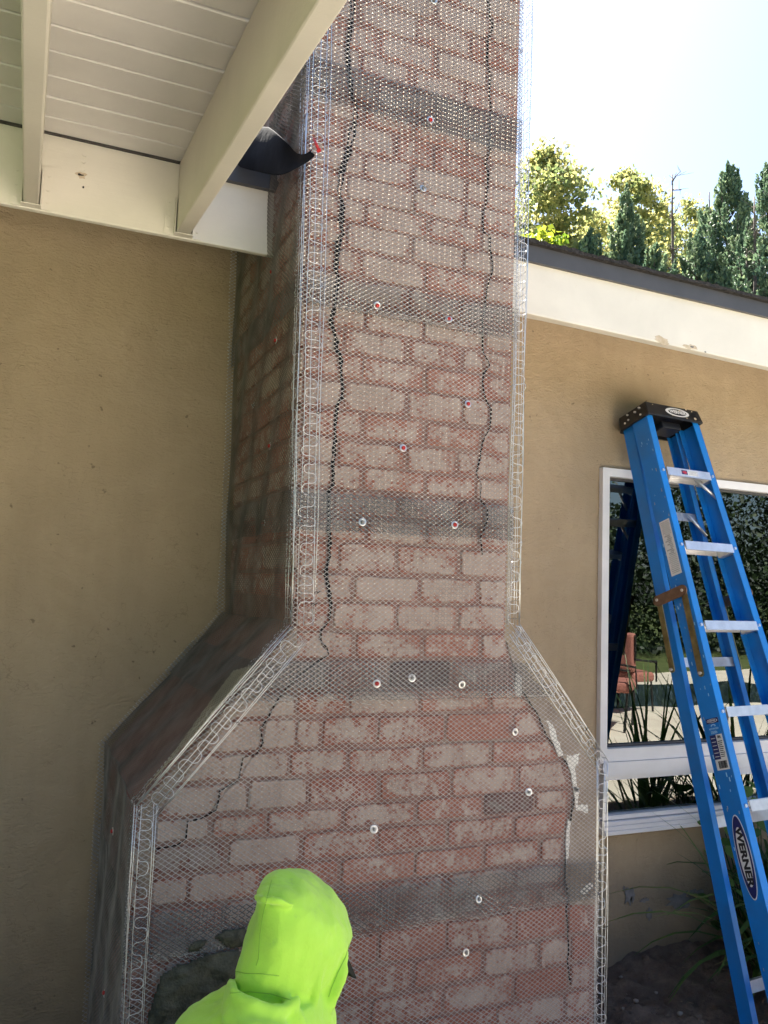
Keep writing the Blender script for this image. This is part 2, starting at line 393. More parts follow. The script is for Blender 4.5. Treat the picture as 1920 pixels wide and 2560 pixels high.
wx0, wx1, wz0, wz1 = 2.105, 3.62, .525, 1.975      # window opening
TOPZ = 2.655
def wall_panel(name, rects, y0=WY, y1=WY+.18):
    vs = []; fs = []
    mb = MB()
    for (a, b, c, d) in rects: mb.box((a, y0, c), (b, y1, d))
    return hp(mb, name, M['stucco'])
# undulating face for the stucco: subdivided sheets, slightly wavy
def stucco_face(name, x0, x1, z0, z1, holes=(), seed=0):
    st = .06; nx = max(2, int((x1-x0)/st)); nz = max(2, int((z1-z0)/st)); xs = sorted(set(list(np.linspace(x0, x1, nx)) + [h for H in holes for h in H[:2]])); zs = sorted(set(list(np.linspace(z0, z1, nz)) + [h for H in holes for h in H[2:]]))
    idx = {}; V = []; Fc = []
    for j, z in enumerate(zs):
        for i, x in enumerate(xs):
            idx[i, j] = len(V); V.append((x, WY+.004*mnoise.noise(Vector((x*2.3, z*2.3, seed)))+.0015*mnoise.noise(Vector((x*9, z*9, seed))), z))
    for j in range(len(zs)-1):
        for i in range(len(xs)-1):
            cx, cz = (xs[i]+xs[i+1])/2, (zs[j]+zs[j+1])/2
            if any(H[0] < cx < H[1] and H[2] < cz < H[3] for H in holes): continue
            Fc.append((idx[i, j], idx[i+1, j], idx[i+1, j+1], idx[i, j+1]))
    # thickness behind
    return V, Fc
V, Fc = stucco_face('wall', -4.5, 1.0, -.25, TOPZ)
o = mesh_obj('wall', V, Fc, M['stucco'], smooth=True); child(o, house); md = o.modifiers.new('thick', 'SOLIDIFY'); md.thickness = .16; md.offset = -1; o['label'] = 'stucco wall under the patio cover left of the chimney'
V, Fc = stucco_face('wall', 1.0, 7.0, -.25, TOPZ, [(wx0, wx1, wz0, wz1)], 3)
o = mesh_obj('wall', V, Fc, M['stucco'], smooth=True); child(o, house); md = o.modifiers.new('thick', 'SOLIDIFY'); md.thickness = .16; md.offset = -1; o['label'] = 'stucco wall around the window right of the chimney'
# dark room behind the window and walls that close the house
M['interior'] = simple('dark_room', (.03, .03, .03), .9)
M['roofing'] = simple('roof_shingles', (.07, .065, .06), .95, var=.25, scale=30)
mb = MB()
mb.box((-4.5, 9.0, -.1), (7.0, 9.1, 2.8)); mb.box((-4.6, 2.75, -.1), (-4.5, 9.1, 2.8)); mb.box((7.0, 2.75, -.1), (7.1, 9.1, 2.8))
hp(mb, 'back_wall', M['stucco'])
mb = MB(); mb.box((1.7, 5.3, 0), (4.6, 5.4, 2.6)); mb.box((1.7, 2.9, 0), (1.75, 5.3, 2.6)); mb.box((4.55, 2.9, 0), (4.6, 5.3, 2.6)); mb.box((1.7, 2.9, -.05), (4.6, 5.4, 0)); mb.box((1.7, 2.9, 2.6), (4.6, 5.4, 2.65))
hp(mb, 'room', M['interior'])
# low roof rising away from the eave, two slabs beside the chimney and one behind
mb = MB()
def roof_slab(mb, x0, x1, y0, y1):
    s = .11; z = lambda y: 2.655+s*(y-2.29)-(.045 if x0 > 1 else 0)
    mb.hexa([(x0, y0, z(y0)-.02), (x1, y0, z(y0)-.02), (x1, y1, z(y1)-.02), (x0, y1, z(y1)-.02), (x0, y0, z(y0)+.005), (x1, y0, z(y0)+.005), (x1, y1, z(y1)+.005), (x0, y1, z(y1)+.005)])
roof_slab(mb, -4.6, .575, 2.29, 3.3); roof_slab(mb, 1.25, 7.1, 2.29, 3.3); roof_slab(mb, -4.6, 7.1, 3.3, 9.2)
hp(mb, 'roof', M['roofing'])

# fascia boards (left one carries the joist hangers)
FBY = 2.300
mb = MB(); mb.box((-4.5, FBY, 2.422), (.594, FBY+.02, 2.652)); o = bevel(hp(mb, 'fascia_board', M['fascia']), .003); o['label'] = 'cream ledger board carrying the patio cover beams'
zr = 2.503
P = []
for yy in (FBY, WY-.008):
    pass
# right fascia falls a touch from the chimney to the picture edge as surveyed
xa, xb = 1.24, 7.0
ztop = lambda x: 2.577-.014*(x-1.456); zbot = lambda x: 2.395-.028*(x-1.456)
mb = MB(); mb.hexa([(xa, FBY, zbot(xa)), (xb, FBY, zbot(xb)), (xb, FBY+.038, zbot(xb)), (xa, FBY+.038, zbot(xa)), (xa, FBY, ztop(xa)), (xb, FBY, ztop(xb)), (xb, FBY+.038, ztop(xb)), (xa, FBY+.038, ztop(xa))])
o = bevel(hp(mb, 'fascia_board', M['fascia']), .003); o['label'] = 'cream fascia board over the window with chipped lower edge'
def jag_edge(x0, x1, zf, amp, thick, y0, y1, seed, step=.02):
    """thin shingle edge with an uneven outline"""
    rr = random.Random(seed); mb = MB(); n = int((x1-x0)/step); top = []; 
    for i in range(n+1):
        x = x0+(x1-x0)*i/n; z = zf(x); top.append((x, z, z+thick+amp*rr.random()*(1 if rr.random() < .35 else .3), y0-.006*rr.random()))
    vs = []; fs = []
    for (x, zb, zt, yy) in top: vs += [(x, yy, zb), (x, yy, zt), (x, y1, zt+.02), (x, y1, zb)]
    for i in range(n):
        a = 4*i; b = a+4
        fs += [(a, b, b+1, a+1), (a+1, b+1, b+2, a+2), (a+3, a, b, b+3)[::-1]]
    return mesh_obj('shingle_edge', vs, fs, M['shingle'])
# drip edge on the right
zd = lambda x: 2.6255-.015*(x-1.456)
mb = MB(); x0, x1 = 1.235, 7.05
mb.add([(x0, 2.284, ztop(x0)-.006), (x1, 2.284, ztop(x1)-.006), (x1, 2.280, zd(x1)), (x0, 2.280, zd(x0)), (x0, 2.36, zd(x0)+.004), (x1, 2.36, zd(x1)+.004), (x1, 2.299, ztop(x1)-.006), (x0, 2.299, ztop(x0)-.006)],
       [(0, 1, 2, 3), (3, 2, 5, 4), (0, 7, 6, 1), (7, 4, 5, 6), (0, 3, 4, 7), (1, 6, 5, 2)])
o = hp(mb, 'drip_edge', M['drip'])
o = jag_edge(1.235, 7.05, lambda x: zd(x)+.001, .010, .010, 2.265, 2.6, 3); child(o, house)
# drip edge over the ledger near the chimney
mb = MB(); mb.box((.379, 2.280, 2.614), (.596, 2.299, 2.671)); o = hp(mb, 'drip_edge', M['drip'])
mb = MB(); mb.box((-4.5, FBY+.04, 2.608), (.58, WY-.002, 2.622)); mb.box((1.24, FBY+.04, 2.545), (7.0, WY-.002, 2.56)); hp(mb, 'eave_lining', M['soffit'])
# soffit boards and beams of the patio cover (they fall away from the house towards the garden)
SL = .114
def sz(Y): return 2.642 - SL*(2.30-Y)
yb = [2.302, 2.188, 2.071, 1.959, 1.837, 1.724, 1.615, 1.503, 1.389, 1.275, 1.159, 1.044, .93, .817, .704, .591, .478, .365, .252, .139, .026, -.087, -.2, -.313]
for i in range(len(yb)-1):
    y1, y0 = yb[i], yb[i+1]; g = .0035+.002*random.random()
    for (a, b) in ((-4.5, -.07), (-.07, .326)):
        mb = MB(); j0, j1 = rnd(-.0015, .0015), rnd(-.0015, .0015)
        mb.hexa([(a, y0+g, sz(y0)+j0), (b, y0+g, sz(y0)+j1), (b, y1-g*.3, sz(y1)+j1), (a, y1-g*.3, sz(y1)+j0),
                 (a, y0+g, sz(y0)+.022), (b, y0+g, sz(y0)+.022), (b, y1-g*.3, sz(y1)+.022), (a, y1-g*.3, sz(y1)+.022)])
        o = bevel(hp(mb, 'soffit_board', M['soffit']), .0025, 1)
mb = MB(); mb.hexa([(-4.5, -.313, sz(-.313)+.024), (.333, -.313, sz(-.313)+.024), (.333, 2.28, sz(2.28)+.024), (-4.5, 2.28, sz(2.28)+.024), (-4.5, -.313, sz(-.313)+.05), (.333, -.313, sz(-.313)+.05), (.333, 2.28, sz(2.28)+.05), (-4.5, 2.28, sz(2.28)+.05)])
hp(mb, 'cover_roofing', M['roofing'])
def beam(x0, x1, xf0, xf1):
    ye = -.33; h = lambda Y: sz(Y)
    mb = MB(); y1 = FBY-.004
    zb0 = 2.432; zb1 = zb0-SL*(y1-ye)
    n = 12; 
    ring = []
    for k in range(n+1):
        t = k/n; Y = y1+(ye-y1)*t; a = x0+(xf0-x0)*t; b = x1+(xf1-x1)*t; zb = zb0+(zb1-zb0)*t; zt = sz(Y)-.001
        wv = .0012*mnoise.noise(Vector((Y*5, x0*10, 0)))
        ring.append([(a+wv, Y, zb+wv), (b+wv, Y, zb-wv), (b+wv, Y, zt), (a+wv, Y, zt)])
    vs = [p for r_ in ring for p in r_]; fs = [(0, 1, 2, 3), (4*n+3, 4*n+2, 4*n+1, 4*n)]
    for k in range(n):
        for q in range(4): fs.append((4*k+q, 4*k+4+q, 4*k+4+(q+1) % 4, 4*k+(q+1) % 4))
    mb.add(vs, fs); o = hp(mb, 'beam', M['cream']); return bevel(o, .004, 2, 50)
beam(-.088, -.050, -.052, -.006).__setitem__('label', 'narrow cream beam near the left edge')
beam(.307, .347, .332, .372).__setitem__('label', 'long cream beam beside the chimney')
# joist hangers: stirrup, flanges and nails
for (a, b) in ((-.0915, -.0465), (.303, .3505)):
    mb = MB(); t = .0022
    mb.box((a-t, FBY-.026, 2.425), (b+t, FBY+.001, 2.4275)); mb.box((a-t, FBY-.026, 2.4275), (a, FBY-.001, 2.53)); mb.box((b, FBY-.026, 2.4275), (b+t, FBY-.001, 2.53))
    mb.box((a-.028, FBY-.0033, 2.425), (a-t, FBY-.0005, 2.546)); mb.box((b+t, FBY-.0033, 2.425), (b+.028, FBY-.0005, 2.546))
    hg = hp(mb, 'joist_hanger', M['fascia'])
    for xx in (a-.016, b+.016):
        for zz in (2.447, 2.481, 2.52):
            mb = MB(); mb.tube([(xx, FBY-.0030, zz), (xx, FBY-.0055, zz)], .0042, 8); child(mb.build('nail_head', M['fascia']), hg)
for (px, py) in ((210, 387), (208, 404), (206, 424), (684, 518), (55, 370), (40, 450)):
    p = PY(px, py, FBY); mb = MB(); mb.tube([(p[0], FBY, p[2]), (p[0], FBY-.003, p[2])], .006, 10); hp(mb, 'nail_head', M['fascia'])
def blob(cx, cz, rx, rz, y, th, seed, n=14, jag=.35):
    rr = random.Random(seed); ring = []
    for k in range(n):
        a = 2*pi*k/n; q = 1+rr.uniform(-jag, jag); ring.append((cx+rx*cos(a)*q, y, cz+rz*sin(a)*q))
    mb = MB(); mb.prism(ring, (0, -th, 0)); return mb
def wall_blob(name, mat, px, py, rx, rz, Y, th, seed, **k):
    p = PY(px, py, Y); return hp(blob(p[0], p[2], rx, rz, Y, th, seed, **k), name, mat)
wall_blob('paint_chip', M['chip_wood'], 203, 438, .014, .009, FBY, .0008, 1); wall_blob('paint_chip', M['crack'], 201, 437, .007, .003, FBY-.001, .0008, 2); wall_blob('paint_chip', M['crack'], 208, 468, .003, .003, FBY, .001, 3)
wall_blob('paint_chip', M['chip_wood'], 1655, 851, .035, .014, FBY, .0008, 4, n=20); wall_blob('paint_chip', M['chip_wood'], 1725, 868, .03, .009, FBY, .0008, 5, n=20); wall_blob('paint_chip', M['chip_grey'], 1730, 867, .008, .004, FBY-.001, .0006, 6); wall_blob('paint_chip', M['chip_grey'], 1763, 880, .005, .004, FBY, .0006, 7)
for k, (px, py, rx, rz) in enumerate(((1573, 2240, .022, .03), (1580, 2250, .012, .012), (1700, 2250, .06, .03), (1735, 2235, .04, .02), (1610, 2250, .02, .008), (1622, 2285, .014, .022), (1560, 2220, .006, .008))):
    wall_blob('plaster_chip', M['chip_grey'], px, py, rx, rz, WY-.003, .002, 20+k, n=18, jag=.4)

# window
win = MB(); wy0, wy1 = 2.695, 2.78
t = .036
def frame_rect(mb, x0, x1, z0, z1, y0, y1, t, tb=None):
    tb = tb or t
    mb.box((x0, y0, z0), (x0+t, y1, z1)); mb.box((x1-t, y0, z0), (x1, y1, z1))
    mb.box((x0+t, y0+.002, z0), (x1-t, y1, z0+tb)); mb.box((x0+t, y0+.002, z1-t), (x1-t, y1, z1))
mb = MB(); frame_rect(mb, wx0, wx1, .80, wz1, wy0, wy1, .034, .05)
window = hp(mb, 'window', M['vinyl'])
mb = MB(); frame_rect(mb, wx0+.034, wx1-.034, .85, wz1-.034, 2.722, 2.76, .010); child(mb.build('glazing_bead', M['drip']), window)
mb = MB(); mb.box((wx0+.04, 2.738, .855), (wx1-.04, 2.742, wz1-.04)); child(mb.build('pane', M['glass']), window)
mb = MB(); mb.box((wx0+.01, wy0-.008, .765), (wx1, wy1, .799)); child(mb.build('rail', M['vinyl']), window)
mb = MB(); mb.box((wx0+.02, wy0-.006, .765-.02), (wx1, wy1, .7645)); child(mb.build('rail', M['vinyl']), window)
lw = MB(); frame_rect(lw, wx0+.02, 2.80, .575, .744, wy0+.002, wy1, .016); child(lw.build('frame', M['vinyl']), window)
mb = MB(); mb.box((wx0+.04, 2.730, .595), (2.78, 2.734, .728)); child(mb.build('pane', M['glass']), window)
lw = MB(); frame_rect(lw, 2.803, 3.60, .575, .744, wy0-.006, wy1, .03); child(lw.build('frame', M['vinyl']), window)
mb = MB(); mb.box((2.835, 2.730, .61), (3.56, 2.734, .712)); child(mb.build('pane', M['glass']), window)
mb = MB()
for k in range(3): mb.box((wx0+.015, wy0-.010-.004*k, .555-.017*k), (wx1+.02, wy1, .5715-.017*k))
child(bevel(mb.build('sill', M['vinyl']), .002, 1), window)

# ------------------------------------------------------------------ chimney
chim = empty('brick_chimney', (.9, FY, 0), 'cracked red brick chimney stack wrapped in metal lath, with wide sloping shoulders', 'chimney')
def cp(mb, name, mat, smooth=False): return child(mb.build(name, mat, None, smooth), chim)
def FP(px, py, Y=FY): p = PY(px, py, Y); return np.array([p[0], p[2]])
# outline of the masonry (X,Z)
TL = FP(782, 81); KL = FP(741, 1562); LL = FP(352, 2018); LB = np.array([FP(325, 2560)[0], -.1])
TR = FP(1303, 0); KR = FP(1264, 1600); LR = FP(1494, 1925); RB = np.array([FP(1486, 2560)[0], -.1])
TOP = 4.3
def extrap(a, b, z): t = (z-a[1])/(b[1]-a[1]); return np.array([a[0]+(b[0]-a[0])*t, z])
TLL = extrap(KL, TL, TOP); TRR = extrap(KR, TR, TOP)
outline = [LB, RB, LR, KR, TRR, TLL, KL, LL]
MY = FY+.0065
mb = MB(); mb.prism([(p[0], MY, p[1]) for p in outline], (0, WY+.3-MY, 0)); body = cp(mb, 'masonry_core', M['mortar'])
def interp(poly, z):
    """x on a polyline given as (x,z), z falling"""
    if z >= poly[0][1]: a, b = poly[0], poly[1]
    elif z <= poly[-1][1]: a, b = poly[-2], poly[-1]
    else:
        for a, b in zip(poly[:-1], poly[1:]):
            if a[1] >= z >= b[1]: break
    return a[0]+(b[0]-a[0])*((z-a[1])/(b[1]-a[1]+1e-9))
Lb = [TLL, KL] + [FP(*p) for p in ((722, 1610), (672, 1670), (602, 1760), (520, 1860), (440, 1955), (392, 2018), (385, 2100), (378, 2200), (366, 2560))]
Rb = [TRR, TR, KR] + [FP(*p) for p in ((1280, 1690), (1295, 1725), (1338, 1795), (1358, 1835), (1402, 1895), (1421, 1935), (1424, 1990), (1420, 2035), (1410, 2085), (1404, 2150), (1404, 2200), (1410, 2250), (1480, 2262), (1478, 2560))]
def S1(L, ox, oy, s): return [(ox+x/s, oy+y/s) for x, y in L]
crA = S1([(240, -60), (240, 0), (235, 100), (225, 200), (205, 330), (200, 430), (210, 500), (220, 600), (235, 720), (265, 810), (255, 920), (230, 1000), (210, 1120), (175, 1230), (155, 1300)], 800, 0, 2.9625) + \
      S1([(300, 0), (285, 80), (310, 180), (300, 280), (310, 360), (280, 420), (270, 520), (265, 600), (280, 660), (265, 760), (250, 880), (230, 960), (265, 1060), (270, 1130), (300, 1200), (300, 1300)], 740, 450, 2.676) + \
      S1([(415, 60), (415, 120), (375, 170), (370, 300), (360, 450), (350, 580), (355, 700), (320, 750), (325, 900), (325, 1050), (330, 1180)], 700, 950, 2.676) + \
      S1([(410, 70), (430, 180), (440, 260), (430, 360), (380, 420), (375, 470), (420, 530), (428, 560)], 640, 1400, 2.37)
crB = S1([(1245, -60), (1245, 0), (1250, 130), (1280, 190), (1240, 300), (1235, 480), (1260, 560), (1250, 700), (1265, 800), (1255, 950), (1265, 1100), (1220, 1220), (1245, 1280)], 800, 0, 2.9625) + \
      S1([(1275, 60), (1270, 150), (1245, 220), (1250, 350), (1295, 375), (1290, 460), (1310, 540), (1310, 620), (1275, 720), (1260, 850), (1245, 950), (1245, 1150), (1290, 1240), (1250, 1300)], 740, 450, 2.676) + \
      S1([(1350, 20), (1370, 130), (1410, 200), (1400, 320), (1350, 420), (1330, 540), (1310, 620), (1340, 700), (1335, 800), (1385, 870), (1380, 950), (1340, 1050), (1350, 1170)], 700, 950, 2.676)
crD = [(821, 1637), (780, 1662), (750, 1685), (716, 1720), (693, 1750), (670, 1792), (650, 1822), (657, 1856), (641, 1884), (607, 1893), (596, 1948), (550, 1977), (540, 2024), (500, 2046), (468, 2053), (463, 2100), (440, 2112), (383, 2123)]
crE = [(1283, 1660), (1300, 1720), (1325, 1760), (1345, 1790), (1365, 1840), (1400, 1885), (1428, 1930), (1436, 1965), (1432, 2010), (1426, 2040), (1419, 2085), (1412, 2150), (1411, 2200), (1420, 2240), (1414, 2270), (1418, 2330), (1420, 2370), (1417, 2410), (1421, 2440), (1424, 2455)]
def crack_line(px): return [FP(x, y) for x, y in px]
CL = {k: crack_line(v) for k, v in dict(A=crA, B=crB, D=crD, E=crE).items()}
def cx_at(L, z):
    if z > L[0][1] or z < L[-1][1]: return None
    for a, b in zip(L[:-1], L[1:]):
        if a[1] >= z >= b[1] and a[1]-b[1] > 1e-6: return a[0]+(b[0]-a[0])*(a[1]-z)/(a[1]-b[1])
    return None
def crack_w(k, z):
    if k == 'A': return max(.0016, .0048+.0026*max(0, min(1, (z-2.0)/.5)) + .0030*mnoise.noise(Vector((z*7, 1, 0))))
    if k == 'B': return max(.0009, .0022+.0014*mnoise.noise(Vector((z*9, 3, 0)))+.0006*(z > 2))
    return .0019+.0009*mnoise.noise(Vector((z*12, 5, 0)))
# dark depth of the cracks, laid on the mortar bed between the split bricks
def crack_obj(k, y):
    L = CL[k]; pts = []
    for a, b in zip(L[:-1], L[1:]):
        n = max(1, int(np.hypot(*(b-a))/.008))
        for i in range(n): pts.append(a+(b-a)*i/n)
    pts.append(L[-1]); pts = [np.array([p[0]+.0028*mnoise.noise(Vector((p[0]*60, p[1]*60, 2)))+.0012*mnoise.noise(Vector((p[1]*210, 0, 7))), p[1]]) for p in pts]
    vs = []; fs = []
    for i, p in enumerate(pts):
        t = pts[min(i+1, len(pts)-1)]-pts[max(0, i-1)]; t = t/(np.hypot(*t)+1e-9); nn = np.array([-t[1], t[0]]); h = max(.0006, crack_w(k, p[1]))*(.55+.75*random.random())
        h *= 1 if i not in (0, len(pts)-1) else .2
        for s_ in (1, -1): q = p+nn*h*s_; vs.append((q[0], y, q[1]))
        vs.append((p[0], y+.004, p[1]))
    for i in range(len(pts)-1):
        a = 3*i; b = a+3
        fs += [(a, b, b+2, a+2), (a+2, b+2, b+1, a+1)]
    return child(mesh_obj('crack', vs, fs, M['crack']), chim)
for k in 'ABDE': crack_obj(k, FY-.0035)

zs = [4.34, 4.265, 4.19, 4.115, 4.04, 3.965, 3.89, 3.815, 3.74, 3.665, 3.59, 3.515, 3.44, 3.365, 3.29, 3.213]
ypx = [-20, 44, 110, 174, 233, 297, 353, 417, 478, 538, 594, 659, 723, 788, 850, 911.5, 977, 1049, 1116, 1180, 1240, 1303, 1365, 1440, 1510, 1581, 1649, 1723, 1784, 1860, 1925, 1998, 2057, 2124, 2194, 2255, 2311, 2397, 2475, 2551]
zrow = [PY(1056, y, FY)[2] for y in ypx]
hj = [S1([(430, 0), (860, 0), (1260, 0)], 800, 0, 2.9625), S1([(300, 0), (720, 0), (1120, 0)], 800, 0, 2.9625), S1([(430, 0), (860, 0), (1240, 0)], 800, 0, 2.9625), S1([(300, 0), (690, 0), (1075, 0)], 800, 0, 2.9625),
      S1([(420, 0), (860, 0), (1250, 0)], 800, 0, 2.9625), S1([(320, 0), (700, 0), (1090, 0)], 800, 0, 2.9625), S1([(180, 0), (560, 0), (840, 0), (1250, 0)], 800, 0, 2.9625), S1([(330, 0), (690, 0), (1080, 0)], 800, 0, 2.9625),
      S1([(345, 0), (785, 0), (1130, 0)], 740, 0, 2.676), S1([(465, 0), (885, 0), (1245, 0)], 740, 0, 2.676), S1([(335, 0), (775, 0), (1125, 0)], 740, 0, 2.676), S1([(440, 0), (865, 0), (1270, 0)], 740, 0, 2.676),
      S1([(300, 0), (760, 0), (1100, 0)], 740, 0, 2.676), S1([(465, 0), (860, 0), (1270, 0)], 740, 0, 2.676), S1([(320, 0), (745, 0), (1110, 0)], 740, 0, 2.676), S1([(450, 0), (865, 0), (1240, 0)], 740, 0, 2.676),
      S1([(420, 0), (848, 0), (1228, 0), (1400, 0)], 700, 0, 2.676), S1([(550, 0), (970, 0), (1350, 0)], 700, 0, 2.676), S1([(380, 0), (840, 0), (1185, 0)], 700, 0, 2.676), S1([(550, 0), (975, 0), (1310, 0)], 700, 0, 2.676),
      S1([(365, 0), (800, 0), (1190, 0)], 700, 0, 2.676), S1([(580, 0), (970, 0), (1330, 0)], 700, 0, 2.676), S1([(395, 0), (780, 0), (1200, 0)], 700, 0, 2.676),
      S1([(270, 0), (575, 0), (970, 0), (1320, 0)], 640, 0, 2.37), S1([(455, 0), (830, 0), (1190, 0)], 640, 0, 2.37), S1([(250, 0), (590, 0), (990, 0), (1330, 0)], 640, 0, 2.37),
      S1([(425, 0), (715, 0), (785, 0), (1160, 0), (1490, 0)], 640, 0, 2.37), S1([(235, 0), (545, 0), (975, 0), (1390, 0)], 640, 0, 2.37), S1([(240, 0), (385, 0), (715, 0), (1125, 0), (1520, 0)], 640, 0, 2.37),
      S1([(-230, 0), (115, 0), (555, 0), (970, 0), (1340, 0)], 820, 0, 2.37), S1([(-480, 0), (-115, 0), (305, 0), (730, 0), (1125, 0)], 820, 0, 2.37), S1([(-700, 0), (-365, 0), (90, 0), (520, 0), (925, 0), (1230, 0)], 820, 0, 2.37),
      S1([(-604, 0), (-154, 0), (290, 0), (705, 0), (1105, 0)], 820, 0, 2.37), S1([(-830, 0), (-400, 0), (70, 0), (515, 0), (920, 0), (1255, 0)], 820, 0, 2.37), S1([(-620, 0), (-160, 0), (300, 0), (710, 0), (1100, 0)], 820, 0, 2.37),
      S1([(-830, 0), (-390, 0), (70, 0), (490, 0), (910, 0), (1250, 0)], 820, 0, 2.37), S1([(-580, 0), (-120, 0), (290, 0), (680, 0), (1075, 0), (1380, 0)], 820, 0, 2.304), S1([(-350, 0), (70, 0), (490, 0), (895, 0), (1215, 0), (1400, 0)], 820, 0, 2.304),
      S1([(-580, 0), (-140, 0), (250, 0), (660, 0), (1070, 0), (1390, 0)], 820, 0, 2.304)]
rows = []
# rows above the picture
zz = zrow[0]; k = 0
while zz < TOP-.05:
    n0 = .62+(.10 if k % 2 else .0); rows.append((zz+.075, zz, [n0+.2*i for i in range(1, 4)])); zz += .075; k += 1
rows = rows[::-1]
for i in range(len(zrow)-1):
    ymid = (ypx[i]+ypx[i+1])/2; L = []
    for (x, _) in hj[i]:
        # the row's own height at this x: solve on the plane at the row's middle z
        zm = (zrow[i]+zrow[i+1])/2; lo, hi = -200, 2900
        for _ in range(30):
            md_ = (lo+hi)/2
            if PY(x, md_, FY)[2] > zm: lo = md_
            else: hi = md_
        L.append(PY(x, lo, FY)[0])
    rows.append((zrow[i], zrow[i+1], L))
zz = zrow[-1]; k = 0
while zz > 0.0:
    n0 = .36+(.11 if k % 2 else 0); rows.append((zz, zz-.074, [n0+.215*i for i in range(0, 6)])); zz -= .074; k += 1

def brick_mesh(quad, axis, face, depth, color, name='brick'):
    """quad: four (a,z) corners; axis 'y' (front) or 'x' (side face); face = coordinate of the proud face"""
    (x0, z0), (x1, z1), (x2, z2), (x3, z3) = quad
    rx = lambda: rnd(-.0035, .0035)
    pts = []
    Q = [np.array(q, float) for q in quad]
    for i in range(4):
        a = Q[i]; b = Q[(i+1) % 4]; p = Q[i-1]
        la = np.hypot(*(b-a)); lp = np.hypot(*(p-a)); c = min(.0065, la*.25, lp*.25)*rnd(.4, 1.7)
        pts.append(a+(p-a)/max(lp, 1e-6)*c); pts.append(a+(b-a)/max(la, 1e-6)*c)
        if la > .06: pts.append(a+(b-a)*rnd(.4, .6)+np.array([rx(), rx()]))
    pts = [p+np.array([rx()*.5, rx()*.5]) for p in pts]
    cen = sum(pts)/len(pts); n = len(pts); s = 1 if axis == 'x-' or axis == 'y' else 1
    ins = [p+(cen-p)*min(.5, .0035/np.hypot(*(cen-p))) for p in pts]
    tw = [rnd(-.001, .001) for _ in range(n)]
    if axis == 'y': f = lambda p, d: (p[0], face+d, p[1])
    else: f = lambda p, d: (face+d, p[0], p[1])
    V = [f(p, depth) for p in pts]+[f(p, .0028+tw[i]) for i, p in enumerate(pts)]+[f(p, tw[i]*.8) for i, p in enumerate(ins)]
    V = [np.array(v) for v in V]; c0 = sum(V)/len(V); V = [v-c0 for v in V]
    F_ = [(i, (i+1) % n, n+(i+1) % n, n+i) for i in range(n)]+[(n+i, n+(i+1) % n, 2*n+(i+1) % n, 2*n+i) for i in range(n)]+[tuple(range(2*n, 3*n))]
    if axis != 'y': F_ = [f_[::-1] for f_ in F_]
    o = mesh_obj(name, V, F_, M['brick']); o.location = c0; o.parent = chim; o.matrix_parent_inverse = Matrix.Translation(chim.location).inverted()
    o.color = color; return o
def front_bricks():
    dark = [(FP(1036, 1685), .72), (FP(1275, 2005), .62), (FP(500, 2175), .35), (FP(760, 1660), .25)]
    for (zt, zb, L) in rows:
        zm = (zt+zb)/2; xl = interp(Lb, zm); xr = interp(Rb, zm)
        if zm < .95: xl = max(xl, LB[0]+.05)
        cuts = sorted([x for x in L if xl+.03 < x < xr-.03]); ed = [xl-.006]+cuts+[xr+.006]
        for a, b in zip(ed[:-1], ed[1:]):
            j = rnd(.004, .0068); jz = rnd(.004, .0065)
            if b-a < .035: continue
            zt_, zb_ = zt-jz+rnd(-.002, .002), zb+rnd(.004, .007)
            xa0, xb0 = a+j, b-j
            if a == ed[0]: xa_t = interp(Lb, zt_)+.004; xa_b = interp(Lb, zb_)+.004
            else: xa_t = xa_b = xa0+rnd(-.002, .002)
            if b == ed[-1]: xb_t = interp(Rb, zt_)-.004; xb_b = interp(Rb, zb_)-.004
            else: xb_t = xb_b = xb0+rnd(-.002, .002)
            pieces = [[(xa_b, zb_), (xb_b, zb_), (xb_t, zt_), (xa_t, zt_)]]
            for k in 'ABD':
                ct, cb = cx_at(CL[k], zt_), cx_at(CL[k], zb_)
                if ct is None or cb is None: continue
                new = []
                for q in pieces:
                    if q[0][0]+.02 < cb < q[1][0]-.02 and q[3][0]+.02 < ct < q[2][0]-.02:
                        g = crack_w(k, zm)*.8
                        new.append([q[0], (cb-g, zb_), (ct-g, zt_), q[3]]); new.append([(cb+g, zb_), q[1], q[2], (ct+g, zt_)])
                    else: new.append(q)
                pieces = new
            up = min(1, max(0, (zm-.9)/1.5))
            cov = rnd(.26, .66)+.24*up-.04*(zm < .9); tone = rnd(0, 1)
            if .95 < zm < 1.75 : cov += .03
            mid = (a+b)/2
            xd = cx_at(CL['D'], zm)
            if xd is not None and mid < xd: cov = rnd(.95, 1.15); tone = .2
            elif mid < .62: cov = max(cov, rnd(.6, .9))
            if random.random() < .18: cov -= .25
            dk = 0.0
            for (c, s_) in dark:
                if a < c[0] < b and zb < c[1] < zt: dk = s_
            for q in pieces:
                if min(q[1][0]-q[0][0], q[2][0]-q[3][0]) < .012: continue
                brick_mesh(q, 'y', FY+rnd(-.0015, .0015), .010, (cov, tone, dk, 1))
front_bricks()
